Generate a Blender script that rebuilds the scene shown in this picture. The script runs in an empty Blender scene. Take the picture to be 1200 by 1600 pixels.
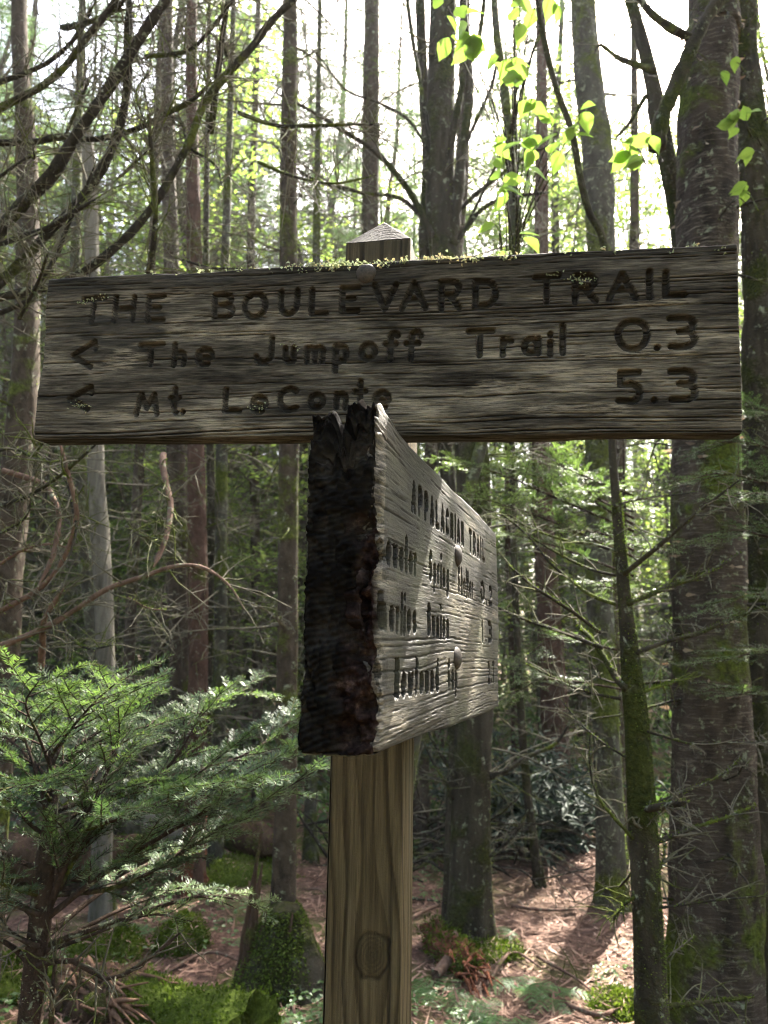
import bpy, math, random
import numpy as np
from mathutils import Vector

# ------------------------------------------------------------------ camera, sky, sun, exposure
SC = bpy.context.scene
COL = SC.collection
PITCH = math.radians(10.0)
EYE = 1.5
F = 1155.0
cam_d = bpy.data.cameras.new('camera')
cam = bpy.data.objects.new('camera', cam_d)
COL.objects.link(cam)
cam.location = (0, 0, EYE)
cam.rotation_euler = (math.radians(90) + PITCH, 0, 0)
cam_d.sensor_fit = 'VERTICAL'
cam_d.sensor_height = 36.0
cam_d.lens = 36.0 * F / 1600.0
cam_d.clip_start = 0.02
cam_d.clip_end = 1000
cam_d.dof.use_dof = True
cam_d.dof.focus_distance = 0.86
cam_d.dof.aperture_fstop = cam_d.lens / 3.0
SC.camera = cam

SUN_AZ, SUN_EL = math.radians(30), math.radians(50)
world = bpy.data.worlds.new('World')
SC.world = world
world.use_nodes = True
wn = world.node_tree.nodes
wn.clear()
sky = wn.new('ShaderNodeTexSky')
sky.sky_type = 'NISHITA'
sky.sun_disc = False
sky.sun_elevation = SUN_EL
sky.sun_rotation = SUN_AZ
sky.dust_density = 6.0
sky.ozone_density = 0.2
bg = wn.new('ShaderNodeBackground')
bg.inputs['Strength'].default_value = 0.09
wo = wn.new('ShaderNodeOutputWorld')
world.node_tree.links.new(sky.outputs[0], bg.inputs[0])
world.node_tree.links.new(bg.outputs[0], wo.inputs[0])
sun_d = bpy.data.lights.new('sun', 'SUN')
sun_d.energy = 5.0
sun_d.angle = math.radians(0.53)
sun_d.color = (1.0, 0.94, 0.84)
sun = bpy.data.objects.new('sun', sun_d)
COL.objects.link(sun)
SUNV = Vector((math.sin(SUN_AZ) * math.cos(SUN_EL), math.cos(SUN_AZ) * math.cos(SUN_EL), math.sin(SUN_EL)))
sun.rotation_euler = SUNV.to_track_quat('Z', 'Y').to_euler()
sun.location = SUNV * 40
SC.view_settings.view_transform = 'Standard'
SC.view_settings.look = 'None'
SC.view_settings.exposure = 3.5
SC.view_settings.gamma = 1.0
SC.view_settings.use_curve_mapping = False
HAZE = 0.0010
cy = SC.cycles
cy.volume_bounces = 0
cy.max_bounces = 7
cy.diffuse_bounces = 4
cy.glossy_bounces = 3
cy.transmission_bounces = 4
cy.transparent_max_bounces = 6
cy.caustics_reflective = False
cy.caustics_refractive = False
cy.use_adaptive_sampling = True
cy.adaptive_threshold = 0.012
cy.use_denoising = True
cy.filter_width = 1.0
cy.sample_clamp_indirect = 6.0
cy.blur_glossy = 0.5

# ------------------------------------------------------------------ numeric helpers
RNG = np.random.default_rng(7)


def _h(ix, iy, iz, s):
    h = (ix.astype(np.int64) * 374761393 + iy.astype(np.int64) * 668265263 + iz.astype(np.int64) * 2147483647 + s * 974711) & 0xFFFFFFFF
    h = ((h ^ (h >> 13)) * 1274126177) & 0xFFFFFFFF
    h = ((h ^ (h >> 15)) * 2246822519) & 0xFFFFFFFF
    return ((h ^ (h >> 16)) & 0xFFFFFF) / 16777215.0 * 2 - 1


def vn(P, s=0):
    """value noise in -1..1 at the rows of P"""
    P = np.asarray(P, float)
    I = np.floor(P)
    f = P - I
    f = f * f * (3 - 2 * f)
    I = I.astype(np.int64)
    r = 0
    for dx in (0, 1):
        wx = f[:, 0] if dx else 1 - f[:, 0]
        for dy in (0, 1):
            wy = f[:, 1] if dy else 1 - f[:, 1]
            for dz in (0, 1):
                wz = f[:, 2] if dz else 1 - f[:, 2]
                r = r + wx * wy * wz * _h(I[:, 0] + dx, I[:, 1] + dy, I[:, 2] + dz, s)
    return r


def fbm(P, o=4, s=0):
    P = np.asarray(P, float)
    a, r = 1.0, 0
    for i in range(o):
        r = r + a * vn(P * (2.03 ** i), s + i * 17)
        a *= 0.5
    return r


def sstep(a, b, x):
    t = np.clip((x - a) / (b - a), 0, 1)
    return t * t * (3 - 2 * t)


def rot3(yaw, roll, pitch=0.0):
    a, b = math.cos(yaw), math.sin(yaw)
    c, d = math.cos(roll), math.sin(roll)
    e, f = math.cos(pitch), math.sin(pitch)
    return np.array([[a, -b, 0], [b, a, 0], [0, 0, 1]]) @ np.array([[c, 0, d], [0, 1, 0], [-d, 0, c]]) @ np.array([[1, 0, 0], [0, e, -f], [0, f, e]])


def at(px, py, d):
    """world point seen at photo pixel (px, py) standing d metres in front of the camera"""
    u, v = (px - 600) / F, (800 - py) / F
    k = d / (math.cos(PITCH) - v * math.sin(PITCH))
    return np.array([u * k, d, EYE + k * (math.sin(PITCH) + v * math.cos(PITCH))])


def gh(x, y):
    """ground height"""
    x = np.atleast_1d(np.asarray(x, float))
    y = np.atleast_1d(np.asarray(y, float))
    P = np.stack([x, y, x * 0], -1)
    path = np.exp(-((x - 0.9 - 0.05 * (y - 4)) / 0.9) ** 2)
    far = np.clip((np.hypot(x, y) - 6) / 25, 0, 1)
    return (0.10 * vn(P * 0.55, 3) + 0.05 * vn(P * 1.4, 4) * (1 - .6 * path) + 0.012 * fbm(P * 5, 3, 5)
            - 0.05 * path * np.exp(-(y / 9) ** 2) + far * 0.7 * (vn(P * .12, 6) + .3))


def g1(x, y):
    return float(gh(x, y)[0])


def norm(a):
    a = np.asarray(a, float)
    return a / (np.linalg.norm(a, axis=-1, keepdims=True) + 1e-12)


def spline(pts, n):
    pts = np.asarray(pts, float)
    if len(pts) < 3:
        t = np.linspace(0, 1, n)[:, None]
        return pts[0] * (1 - t) + pts[-1] * t
    d = np.r_[0, np.cumsum(np.linalg.norm(np.diff(pts[:, :3], axis=0), axis=1))]
    P = np.vstack([2 * pts[0] - pts[1], pts, 2 * pts[-1] - pts[-2]])
    tt = np.linspace(0, d[-1], n)
    i = np.clip(np.searchsorted(d, tt, 'right') - 1, 0, len(pts) - 2)
    t = ((tt - d[i]) / (d[i + 1] - d[i] + 1e-9))[:, None]
    p0, p1, p2, p3 = P[i], P[i + 1], P[i + 2], P[i + 3]
    return 0.5 * (2 * p1 + (p2 - p0) * t + (2 * p0 - 5 * p1 + 4 * p2 - p3) * t ** 2 + (3 * p1 - p0 - 3 * p2 + p3) * t ** 3)


class Buf:
    def __init__(s):
        s.v, s.q, s.t, s.a, s.n = [], [], [], [], 0

    def add(s, V, Q=None, T=None, a=0.5):
        V = np.asarray(V, float)
        if Q is not None and len(Q):
            s.q.append(np.asarray(Q) + s.n)
        if T is not None and len(T):
            s.t.append(np.asarray(T) + s.n)
        s.v.append(V)
        s.a.append(np.broadcast_to(np.asarray(a, float), (len(V),)))
        s.n += len(V)

    def mesh(s, name, mat, smooth=False, origin=(0, 0, 0), extra=None):
        me = bpy.data.meshes.new(name)
        V = np.concatenate(s.v) - np.asarray(origin) if s.v else np.zeros((0, 3))
        q = np.concatenate(s.q) if s.q else np.zeros((0, 4), int)
        t = np.concatenate(s.t) if s.t else np.zeros((0, 3), int)
        me.vertices.add(len(V))
        me.vertices.foreach_set('co', V.astype(np.float32).ravel())
        me.loops.add(q.size + t.size)
        me.loops.foreach_set('vertex_index', np.r_[q.ravel(), t.ravel()].astype(np.int32))
        me.polygons.add(len(q) + len(t))
        me.polygons.foreach_set('loop_start', np.r_[np.arange(len(q)) * 4, q.size + np.arange(len(t)) * 3].astype(np.int32))
        me.update(calc_edges=True)
        at_ = me.attributes.new('tint', 'FLOAT', 'POINT')
        at_.data.foreach_set('value', np.concatenate(s.a).astype(np.float32) if s.a else np.zeros(0, np.float32))
        for k, w in (extra or {}).items():
            e = me.attributes.new(k, 'FLOAT', 'POINT')
            e.data.foreach_set('value', np.asarray(w, np.float32))
        if smooth:
            me.shade_smooth()
        if mat:
            me.materials.append(mat)
        return me


def link(name, data, parent=None):
    o = bpy.data.objects.new(name, data)
    COL.objects.link(o)
    if parent is not None:
        o.parent = parent
    return o


def thing(name, label, cat, loc=(0, 0, 0), group=None, data=None):
    o = link(name, data)
    o.location = loc
    o['label'] = label
    o['category'] = cat
    if group:
        o['group'] = group
    return o


def origin_of(o):
    v = np.zeros(3)
    while o is not None:
        v = v + np.array(o.location)
        o = o.parent
    return v


def part(name, buf, mat, parent, smooth=False, stuff=False, label=None, extra=None):
    """world-space buffer -> a child mesh of parent"""
    o = link(name, buf.mesh(name, mat, smooth, origin_of(parent), extra), parent)
    if stuff:
        o['kind'] = 'stuff'
    if label:
        o['label'] = label
    return o


def copy_tree(o, parent=None):
    c = o.copy()
    COL.objects.link(c)
    if parent is not None:
        c.parent = parent
    for ch in o.children:
        copy_tree(ch, c)
    return c


def tube(b, pts, rad, sides=6, a=0.5, cap=True):
    pts = np.asarray(pts, float)
    n = len(pts)
    rad = np.broadcast_to(np.asarray(rad, float), (n,))
    T = norm(np.gradient(pts, axis=0))
    ref = np.array([0, 0, 1.0]) if abs(T[:, 2]).mean() < 0.75 else np.array([0.05, 1.0, 0])
    U = norm(np.cross(T, ref))
    W = np.cross(U, T)
    th = np.arange(sides) * 2 * math.pi / sides
    V = pts[:, None] + rad[:, None, None] * (np.cos(th)[None, :, None] * U[:, None] + np.sin(th)[None, :, None] * W[:, None])
    V = V.reshape(-1, 3)
    i = np.arange(n - 1)[:, None] * sides
    j = np.arange(sides)[None]
    k = (j + 1) % sides
    Q = np.stack([i + j, i + k, i + sides + k, i + sides + j], -1).reshape(-1, 4)
    aa = np.repeat(np.broadcast_to(np.asarray(a, float), (n,)), sides)
    Tt = []
    if cap == 'both' or cap is True:
        V = np.vstack([V, pts[0] - T[0] * rad[0] * .3])
        aa = np.r_[aa, aa[0]]
        b.add(V, Q, [((x + 1) % sides, x, n * sides) for x in range(sides)], aa)
        o = b.n
        b.add(np.vstack([V[(n - 1) * sides:n * sides], pts[-1] + T[-1] * rad[-1] * .5]), None, [(x, (x + 1) % sides, sides) for x in range(sides)], aa[-2])
        return
    if False:
        V = np.vstack([V, pts[-1] + T[-1] * rad[-1] * .5])
        aa = np.r_[aa, aa[-1]]
        o = (n - 1) * sides
        Tt = [(o + x, o + (x + 1) % sides, n * sides) for x in range(sides)]
    b.add(V, Q, Tt, aa)


def bark(b, pts, rad, sides=28, step=0.03, amp=0.05, seed=0, flare=0.0, z0=None, fz=2.0, curl=0.0, lobes=5):
    """trunk: a tube with bark relief, root flare at z0; rad at each control point"""
    pts = np.asarray(pts, float)
    L = np.linalg.norm(np.diff(pts, axis=0), axis=1).sum()
    n = max(6, int(L / step))
    pr = spline(np.c_[pts, np.asarray(rad)], n)
    P, R = pr[:, :3], np.maximum(pr[:, 3], 0.003)
    T = norm(np.gradient(P, axis=0))
    U = norm(np.cross(T, np.array([0.02, 1.0, 0])))
    W = np.cross(U, T)
    th = np.arange(sides) * 2 * math.pi / sides
    c, s_ = np.cos(th), np.sin(th)
    D = c[None, :, None] * U[:, None] + s_[None, :, None] * W[:, None]
    base = P[:, None] + D * R[:, None, None]
    Q3 = base.reshape(-1, 3)
    Rr = np.repeat(R, sides)
    fq = 1.0 / np.maximum(Rr, .02)
    nz = fbm(np.c_[np.tile(c, n) * 3.2, np.tile(s_, n) * 3.2, Q3[:, 2] * fz * 3], 4, seed)
    nl = vn(np.c_[np.tile(c, n) * .9, np.tile(s_, n) * .9, Q3[:, 2] * 1.5], seed + 5)
    disp = amp * nz + amp * 1.2 * nl
    if curl:
        disp = disp + curl * vn(np.c_[np.tile(c, n) * 1.5, np.tile(s_, n) * 1.5, Q3[:, 2] * 45], seed + 9)
    if flare and z0 is not None:
        k = np.exp(-np.clip(Q3[:, 2] - z0, 0, None) / (0.9 * R.max() + .06))
        lob = 0.55 + 0.45 * np.cos(np.tile(th, n) * lobes + seed + 1.3 * nl)
        disp = disp + flare * k * (0.35 + lob)
    V = Q3 + (D.reshape(-1, 3)) * (Rr * disp)[:, None]
    i = np.arange(n - 1)[:, None] * sides
    j = np.arange(sides)[None]
    k = (j + 1) % sides
    Q = np.stack([i + j, i + k, i + sides + k, i + sides + j], -1).reshape(-1, 4)
    b.add(V, Q, None, 0.5 + 0.5 * nz)
    # closed top
    o = b.n
    b.add(np.vstack([V[-sides:], P[-1] + T[-1] * R[-1] * .4]), None, [(x, (x + 1) % sides, sides) for x in range(sides)], .5)
    return P, R


def grow(p, d, L, n=7, droop=0.0, wig=0.12, rng=RNG):
    """a wandering path from p along d"""
    d = norm(d)
    pts = [np.asarray(p, float)]
    for i in range(n - 1):
        d = norm(d + rng.normal(0, wig, 3) + np.array([0, 0, -droop / n]))
        pts.append(pts[-1] + d * L / (n - 1))
    return np.array(pts)


def needles(b, base, axis, side, L, W, a, lift=0.15):
    """needles as small folded rhombs. base, axis (pointing dir), side: (N,3)"""
    base = np.asarray(base)
    N = len(base)
    L = np.broadcast_to(L, (N,))[:, None]
    W = np.broadcast_to(W, (N,))[:, None]
    up = np.cross(axis, side)
    m = base + axis * L * .5
    V = np.stack([base, m + side * W * .5, base + axis * L + up * L * lift * -.4, m - side * W * .5], 1).reshape(-1, 3)
    Q = np.arange(N * 4).reshape(-1, 4)
    b.add(V, Q, None, np.repeat(np.broadcast_to(a, (N,)), 4))


def needle_path(b, P, sp, L, W, rng, ang=0.9, updir=(0, 0, 1), tint=0.5, flat=.35):
    """needles both sides along a twig path"""
    P = np.asarray(P)
    seg = np.linalg.norm(np.diff(P, axis=0), axis=1)
    d = np.r_[0, np.cumsum(seg)]
    n = max(2, int(d[-1] / sp))
    t = (np.arange(n) + rng.random(n) * .6) * d[-1] / n
    B = np.stack([np.interp(t, d, P[:, k]) for k in range(3)], -1)
    T = norm(np.stack([np.interp(t, d, np.gradient(P[:, k])) for k in range(3)], -1))
    up = norm(np.asarray(updir, float) + rng.normal(0, .05, 3))
    S = norm(np.cross(T, up))
    Uo = np.cross(S, T)
    for sg in (-1, 1):
        an = ang + rng.normal(0, .12, n)
        ax = norm(T * np.cos(an)[:, None] + sg * S * np.sin(an)[:, None] + Uo * (rng.normal(flat * .5, flat, n))[:, None])
        sd = norm(np.cross(ax, Uo))
        taper = np.minimum(1, 1.25 - .75 * (t / d[-1]) ** 3)
        needles(b, B, ax, sd, L * taper * (1 + rng.normal(0, .12, n)), W, np.clip(tint + rng.normal(0, .12, n), 0, 1))


def leaves(b, pos, nrm, axis, L, W, a, fold=.25):
    """broad leaves: two folded halves with pointed tip, 6 vertices"""
    N = len(pos)
    L = np.broadcast_to(L, (N,))[:, None]
    W = np.broadcast_to(W, (N,))[:, None]
    axis = norm(axis - nrm * (axis * nrm).sum(-1, keepdims=True))
    S = np.cross(axis, nrm)
    up = nrm
    p0 = pos
    p1 = pos + axis * L * .35 + S * W * .5 + up * W * fold
    p2 = pos + axis * L * .72 + S * W * .36 + up * W * fold * .5 - up * L * .05
    p3 = pos + axis * L - up * L * .16
    p4 = pos + axis * L * .72 - S * W * .36 + up * W * fold * .5 - up * L * .05
    p5 = pos + axis * L * .35 - S * W * .5 + up * W * fold
    V = np.stack([p0, p1, p2, p3, p4, p5], 1).reshape(-1, 3)
    k = np.arange(N)[:, None] * 6
    Q = np.vstack([k + np.array([0, 1, 2, 3]), k + np.array([0, 3, 4, 5])])
    b.add(V, Q, None, np.repeat(np.broadcast_to(a, (N,)), 6))


def rdir(n, rng=RNG):
    return norm(rng.normal(0, 1, (n, 3)))


# ------------------------------------------------------------------ materials
class NT:
    def __init__(s, name):
        s.m = bpy.data.materials.new(name)
        s.m.use_nodes = True
        s.t = s.m.node_tree
        s.t.nodes.clear()
        s.out = s.n('ShaderNodeOutputMaterial')

    def n(s, ty, **kw):
        x = s.t.nodes.new(ty)
        for k, v in kw.items():
            if k.startswith('_'):
                setattr(x, k[1:], v)
            else:
                k = k.replace('_', ' ')
                s.put(x.inputs[k], v)
        return x

    def put(s, sock, v):
        if hasattr(v, 'is_output') or isinstance(v, bpy.types.NodeSocket):
            s.t.links.new(v, sock)
        else:
            if sock.type == 'RGBA' and len(v) == 3:
                v = (*v, 1)
            sock.default_value = v

    def attr(s, name='tint'):
        return s.n('ShaderNodeAttribute', _attribute_name=name).outputs['Fac']

    def coord(s, scale=(1, 1, 1), rnd=False):
        c = s.n('ShaderNodeTexCoord').outputs['Object']
        if rnd:
            oi = s.n('ShaderNodeObjectInfo')
            v = s.n('ShaderNodeVectorMath', _operation='SCALE')
            s.put(v.inputs[0], (37, 17, 53))
            s.put(v.inputs['Scale'], oi.outputs['Random'])
            ad = s.n('ShaderNodeVectorMath', _operation='ADD')
            s.put(ad.inputs[0], c)
            s.put(ad.inputs[1], v.outputs[0])
            c = ad.outputs[0]
        m = s.n('ShaderNodeMapping', Vector=c, Scale=scale)
        return m.outputs[0]

    def noise(s, vec, scale=5, detail=4, rough=.55, dist=0.0):
        return s.n('ShaderNodeTexNoise', Vector=vec, Scale=scale, Detail=detail, Roughness=rough, Distortion=dist).outputs['Fac']

    def ramp(s, fac, stops, interp='LINEAR'):
        r = s.n('ShaderNodeValToRGB', Fac=fac)
        e = r.color_ramp
        e.interpolation = interp
        while len(e.elements) < len(stops):
            e.elements.new(.5)
        for x, (p, c) in zip(e.elements, stops):
            x.position = p
            if isinstance(c, (int, float)):
                c = (c, c, c)
            x.color = (*c, 1)
        return r.outputs[0]

    def mix(s, fac, a, b, mode='MIX'):
        m = s.n('ShaderNodeMix', _data_type='RGBA', _blend_type=mode)
        s.put(m.inputs[0], fac)
        s.put(m.inputs[6], a)
        s.put(m.inputs[7], b)
        return m.outputs[2]

    def math(s, op, a, b=0.0, clamp=False):
        m = s.n('ShaderNodeMath', _operation=op, _use_clamp=clamp)
        s.put(m.inputs[0], a)
        s.put(m.inputs[1], b)
        return m.outputs[0]

    def bump(s, h, strength=.5, dist=.01):
        return s.n('ShaderNodeBump', Height=h, Strength=strength, Distance=dist).outputs[0]

    def bsdf(s, col, rough=.8, normal=None, spec=.3):
        b = s.n('ShaderNodeBsdfPrincipled')
        s.put(b.inputs['Base Color'], col)
        s.put(b.inputs['Roughness'], rough)
        s.put(b.inputs['Specular IOR Level'], spec)
        if normal is not None:
            s.put(b.inputs['Normal'], normal)
        return b.outputs[0]

    def done(s, sh):
        s.t.links.new(sh, s.out.inputs[0])
        return s.m


def leaf_mat(name, stops, trans, tfac=.45, rough=.45, spec=.4):
    m = NT(name)
    a = m.attr()
    col = m.ramp(a, stops)
    d = m.bsdf(col, rough, None, spec)
    tr = m.n('ShaderNodeBsdfTranslucent')
    m.put(tr.inputs[0], m.ramp(a, [(p, tuple(min(1, x * y) for x, y in zip(c, trans))) for p, c in stops]))
    mx = m.n('ShaderNodeMixShader')
    m.put(mx.inputs[0], tfac)
    m.put(mx.inputs[1], d)
    m.put(mx.inputs[2], tr.outputs[0])
    return m.done(mx.outputs[0])


def bark_mat(name, dark, light, moss=0.0, lichen=0.0, scale=14, stretch=.25, mosscol=((.02, .028, .006), (.10, .12, .02)), bump=.7, red=None, rings=0.0):
    m = NT(name)
    v = m.coord((1, 1, stretch), True)
    v1 = m.coord((1, 1, 1), True)
    n1 = m.noise(v, scale, 6, .65, .4)
    n2 = m.noise(v1, scale * 4, 4, .6)
    col = m.ramp(n1, [(.3, dark), (.72, light)])
    col = m.mix(m.ramp(n2, [(.35, 0.0), (.75, .5)]), col, tuple(x * .45 for x in light))
    h = m.math('ADD', m.math('MULTIPLY', n1, 1.0), m.math('MULTIPLY', n2, .35))
    if red:
        col = m.mix(m.ramp(m.noise(v1, 2.2, 3), [(.5, 0.0), (.62, .8)]), col, red)
    if rings:
        vr = m.coord((4, 4, 34), True)
        nr = m.noise(vr, 3.0, 6, .72, .8)
        rmask = m.ramp(m.noise(v1, 1.6, 2), [(.35, 0.2), (.6, 1.0)])
        col = m.mix(m.math('MULTIPLY', m.ramp(nr, [(.52, 0.0), (.68, 1.0)]), m.math('MULTIPLY', rmask, rings)), col, (.26, .22, .175))
        h = m.math('ADD', h, m.math('MULTIPLY', nr, .8))
    if lichen:
        ln = m.noise(v1, 24, 6, .72, .5)
        col = m.mix(m.ramp(ln, [(.60 - lichen * .1, 0.0), (.66 - lichen * .1, .85)]), col, (.19, .21, .145))
    if moss:
        g = m.n('ShaderNodeNewGeometry')
        mn = m.noise(v1, 3.0, 6, .68, .3)
        mf = m.noise(v1, 60, 3, .7)
        mc = m.ramp(mf, [(.3, mosscol[0]), (.75, mosscol[1])])
        mask = m.ramp(mn, [(.64 - moss * .32, 0.0), (.72 - moss * .28, 1.0)])
        col = m.mix(mask, col, mc)
        h = m.math('ADD', h, m.math('MULTIPLY', m.math('MULTIPLY', mask, mf), 1.2))
    return m.done(m.bsdf(col, .9, m.bump(h, bump, .02), .06))


M = {}
M['twig'] = bark_mat('twig_bark', (.034, .031, .024), (.165, .152, .112), moss=.4, scale=30, bump=.3)
M['spruce'] = bark_mat('spruce_bark', (0.0154, 0.0121, 0.0094), (0.0825, 0.0633, 0.0468), moss=.3, lichen=.12, scale=22, stretch=.6)
M['spruce_red'] = bark_mat('reddish_bark', (0.0210, 0.0120, 0.0090), (0.1020, 0.0600, 0.0450), moss=.2, lichen=.05, scale=20, stretch=.5)
M['snag'] = bark_mat('grey_snag_wood', (0.0450, 0.0413, 0.0338), (0.1950, 0.1800, 0.1500), moss=.12, scale=26, stretch=.12)
M['mossy'] = bark_mat('mossy_bark', (0.0120, 0.0102, 0.0078), (0.0600, 0.0510, 0.0360), moss=.5, lichen=.15, scale=18, mosscol=((.011, .014, .004), (.048, .054, .013)))
M['lichen_bark'] = bark_mat('lichened_bark', (0.0165, 0.0149, 0.0110), (0.0935, 0.0880, 0.0688), moss=.5, lichen=.45, scale=16, stretch=.5)
M['birch'] = bark_mat('birch_bark', (0.0120, 0.0090, 0.0075), (0.0750, 0.0585, 0.0465), moss=.4, lichen=.25, scale=9, stretch=.35, rings=.6)
M['limb'] = bark_mat('dark_limb_bark', (0.0096, 0.0084, 0.0066), (0.0450, 0.0390, 0.0300), moss=.35, lichen=.3, scale=40, stretch=.6, bump=.5)
M['redtwig'] = bark_mat('bare_reddish_limb', (.05, .03, .022), (.20, .13, .10), moss=.15, lichen=.3, scale=40, stretch=.4, bump=.4)
M['fir_bark'] = bark_mat('fir_bark', (0.0140, 0.0112, 0.0091), (0.0630, 0.0420, 0.0315), moss=.25, lichen=.4, scale=45, stretch=.6)
M['rotten'] = bark_mat('rotten_wood', (.02, .010, .007), (.15, .058, .034), moss=.35, scale=24, stretch=.5, bump=1)
M['rotgrey'] = bark_mat('rotting_wood', (0.0165, 0.0110, 0.0077), (0.1045, 0.0660, 0.0440), moss=.3, scale=22, stretch=.1, bump=1)
M['moss'] = leaf_mat('moss', [(0, (.02, .035, .004)), (.5, (.055, .085, .01)), (1, (.13, .17, .03))], (1.4, 1.5, .9), .3, .9, .05)
M['fir'] = leaf_mat('fir_needles', [(0, (.022, .042, .024)), (.5, (.045, .078, .036)), (1, (.12, .175, .055))], (1.5, 1.6, .8), .36, .5, .35)
M['conifer'] = leaf_mat('conifer_needles', [(0, (.035, .055, .038)), (.6, (.065, .09, .055)), (1, (.13, .15, .06))], (1.4, 1.7, .8), .4, .4, .5)
M['bright'] = leaf_mat('sunlit_leaves', [(0, (.06, .11, .025)), (.5, (.11, .18, .035)), (1, (.20, .26, .06))], (1.8, 1.65, 1.5), .55, .4, .4)
M['leaf'] = leaf_mat('birch_leaves', [(0, (.07, .16, .02)), (1, (.14, .22, .045))], (1.6, 1.45, 1.2), .5, .38, .4)
M['fern'] = leaf_mat('fern_fronds', [(0, (.05, .12, .04)), (1, (.13, .24, .08))], (1.6, 1.8, .9), .45, .4, .5)
M['cover'] = leaf_mat('ground_cover', [(0, (.05, .10, .03)), (1, (.11, .18, .06))], (1.4, 1.6, .8), .35, .4, .5)
M['under'] = leaf_mat('undergrowth_leaves', [(0, (.03, .055, .025)), (.55, (.065, .11, .035)), (1, (.14, .20, .045))], (1.6, 1.7, 1.0), .5, .4, .5)
M['rhodo'] = leaf_mat('rhododendron_leaves', [(0, (.010, .020, .012)), (1, (.032, .048, .030))], (.9, 1.2, .7), .15, .62, .2)
M['litter'] = leaf_mat('needle_litter', [(0, (.05, .026, .017)), (.5, (.165, .092, .064)), (1, (.37, .245, .185))], (1, .9, .8), .1, .7, .2)
M['lichen'] = leaf_mat('lichen', [(0, (.12, .14, .07)), (.6, (.27, .31, .20)), (1, (.34, .28, .16))], (1, 1, .8), .25, .9, .05)


def wood_mat(name, kind):
    m = NT(name)
    a = m.attr('tint')
    dirt_shade = m.attr('dirt_shade')
    pale = m.attr('pale')
    if kind == 'post':
        col = m.ramp(a, [(0, (.015, .0100, .0054)), (.35, (.036, .0265, .0136)), (.65, (.066, .0505, .0270)), (1, (.100, .079, .045))])
        v = m.coord((300, 300, 9))
        n = m.noise(v, 1.0, 6, .7)
        col = m.mix(.55, col, m.ramp(n, [(.36, .3), (.6, 1.25)]), 'MULTIPLY')
        gr = m.noise(m.coord((14, 14, 6)), 1.0, 5, .7)
        col = m.mix(m.ramp(gr, [(.5, 0.0), (.75, .55)]), col, (.045, .04, .02))
        pc = (.12, .118, .09)
        rough, sp = .75, .1
    else:
        col = m.ramp(a, [(0, (.005, .0042, .0034)), (.26, (.0225, .0192, .0152)), (.55, (.060, .0525, .0415)), (1, (.155, .137, .108))])
        v = m.coord((26, 260, 430))
        n = m.noise(v, 1.0, 7, .78)
        col = m.mix(.75, col, m.ramp(n, [(.38, .12), (.5, .9), (.66, 1.9)]), 'MULTIPLY')
        pc = (.25, .215, .165)
        rough, sp = (.8, .07) if kind == 'main' else (.46, .3)
    if kind == 'arm':
        col = m.mix(1.0, col, (.60, .61, .585), 'MULTIPLY')
    v2 = m.coord((1, 1, 1))
    sp_ = m.noise(v2, 260, 3, .7)
    col = m.mix(m.math('MULTIPLY', pale, m.ramp(n, [(.44, .0), (.60, .8)])), col, pc)
    col = m.mix(m.math('MULTIPLY', dirt_shade, .85), col, (.014, .0132, .0125))
    if kind == 'arm':
        rt = m.attr('rot')
        rc = m.ramp(a, [(.15, (.0045, .004, .0038)), (.5, (.013, .0118, .0105)), (.9, (.034, .030, .026))])
        rc = m.mix(m.ramp(m.noise(v2, 34, 6, .75), [(.35, .75), (.6, .0)]), rc, (.004, .0036, .0034))
        crumb = m.ramp(m.noise(v2, 75, 6, .75), [(.42, (.006, .004, .004)), (.56, (.020, .0125, .011)), (.64, (.045, .027, .022)), (.75, (.12, .088, .075))])
        rc = m.mix(m.math('MULTIPLY', pale, rt), rc, crumb)
        pale = m.math('MULTIPLY', pale, m.math('SUBTRACT', 1.0, rt))
        col = m.mix(rt, col, rc)
        al = m.noise(v2, 11, 4, .6)
        col = m.mix(m.math('MULTIPLY', m.ramp(al, [(.5, 0.0), (.68, .45)]), m.math('SUBTRACT', 1.0, rt)), col, (.075, .08, .042))
    h = m.math('ADD', n, m.math('MULTIPLY', sp_, .5))
    if kind == 'arm':
        rough = m.math('ADD', .46, m.math('MULTIPLY', rt, .45))
        sp = m.math('MULTIPLY', .3, m.math('SUBTRACT', 1.0, m.math('MAXIMUM', rt, dirt_shade)))
    return m.done(m.bsdf(col, rough, m.bump(h, .8, .0025), sp))


M['sign_main'] = wood_mat('weathered_board', 'main')
M['sign_arm'] = wood_mat('weathered_thick_board', 'arm')
M['post'] = wood_mat('post_timber', 'post')
_m = NT('rusty_bolt')
_n = _m.noise(_m.coord((1, 1, 1)), 160, 5, .7)
M['bolt'] = _m.done(_m.bsdf(_m.ramp(_n, [(.3, (.014, .011, .009)), (.7, (.052, .042, .035))]), .7, _m.bump(_n, .5, .001), .2))

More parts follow.
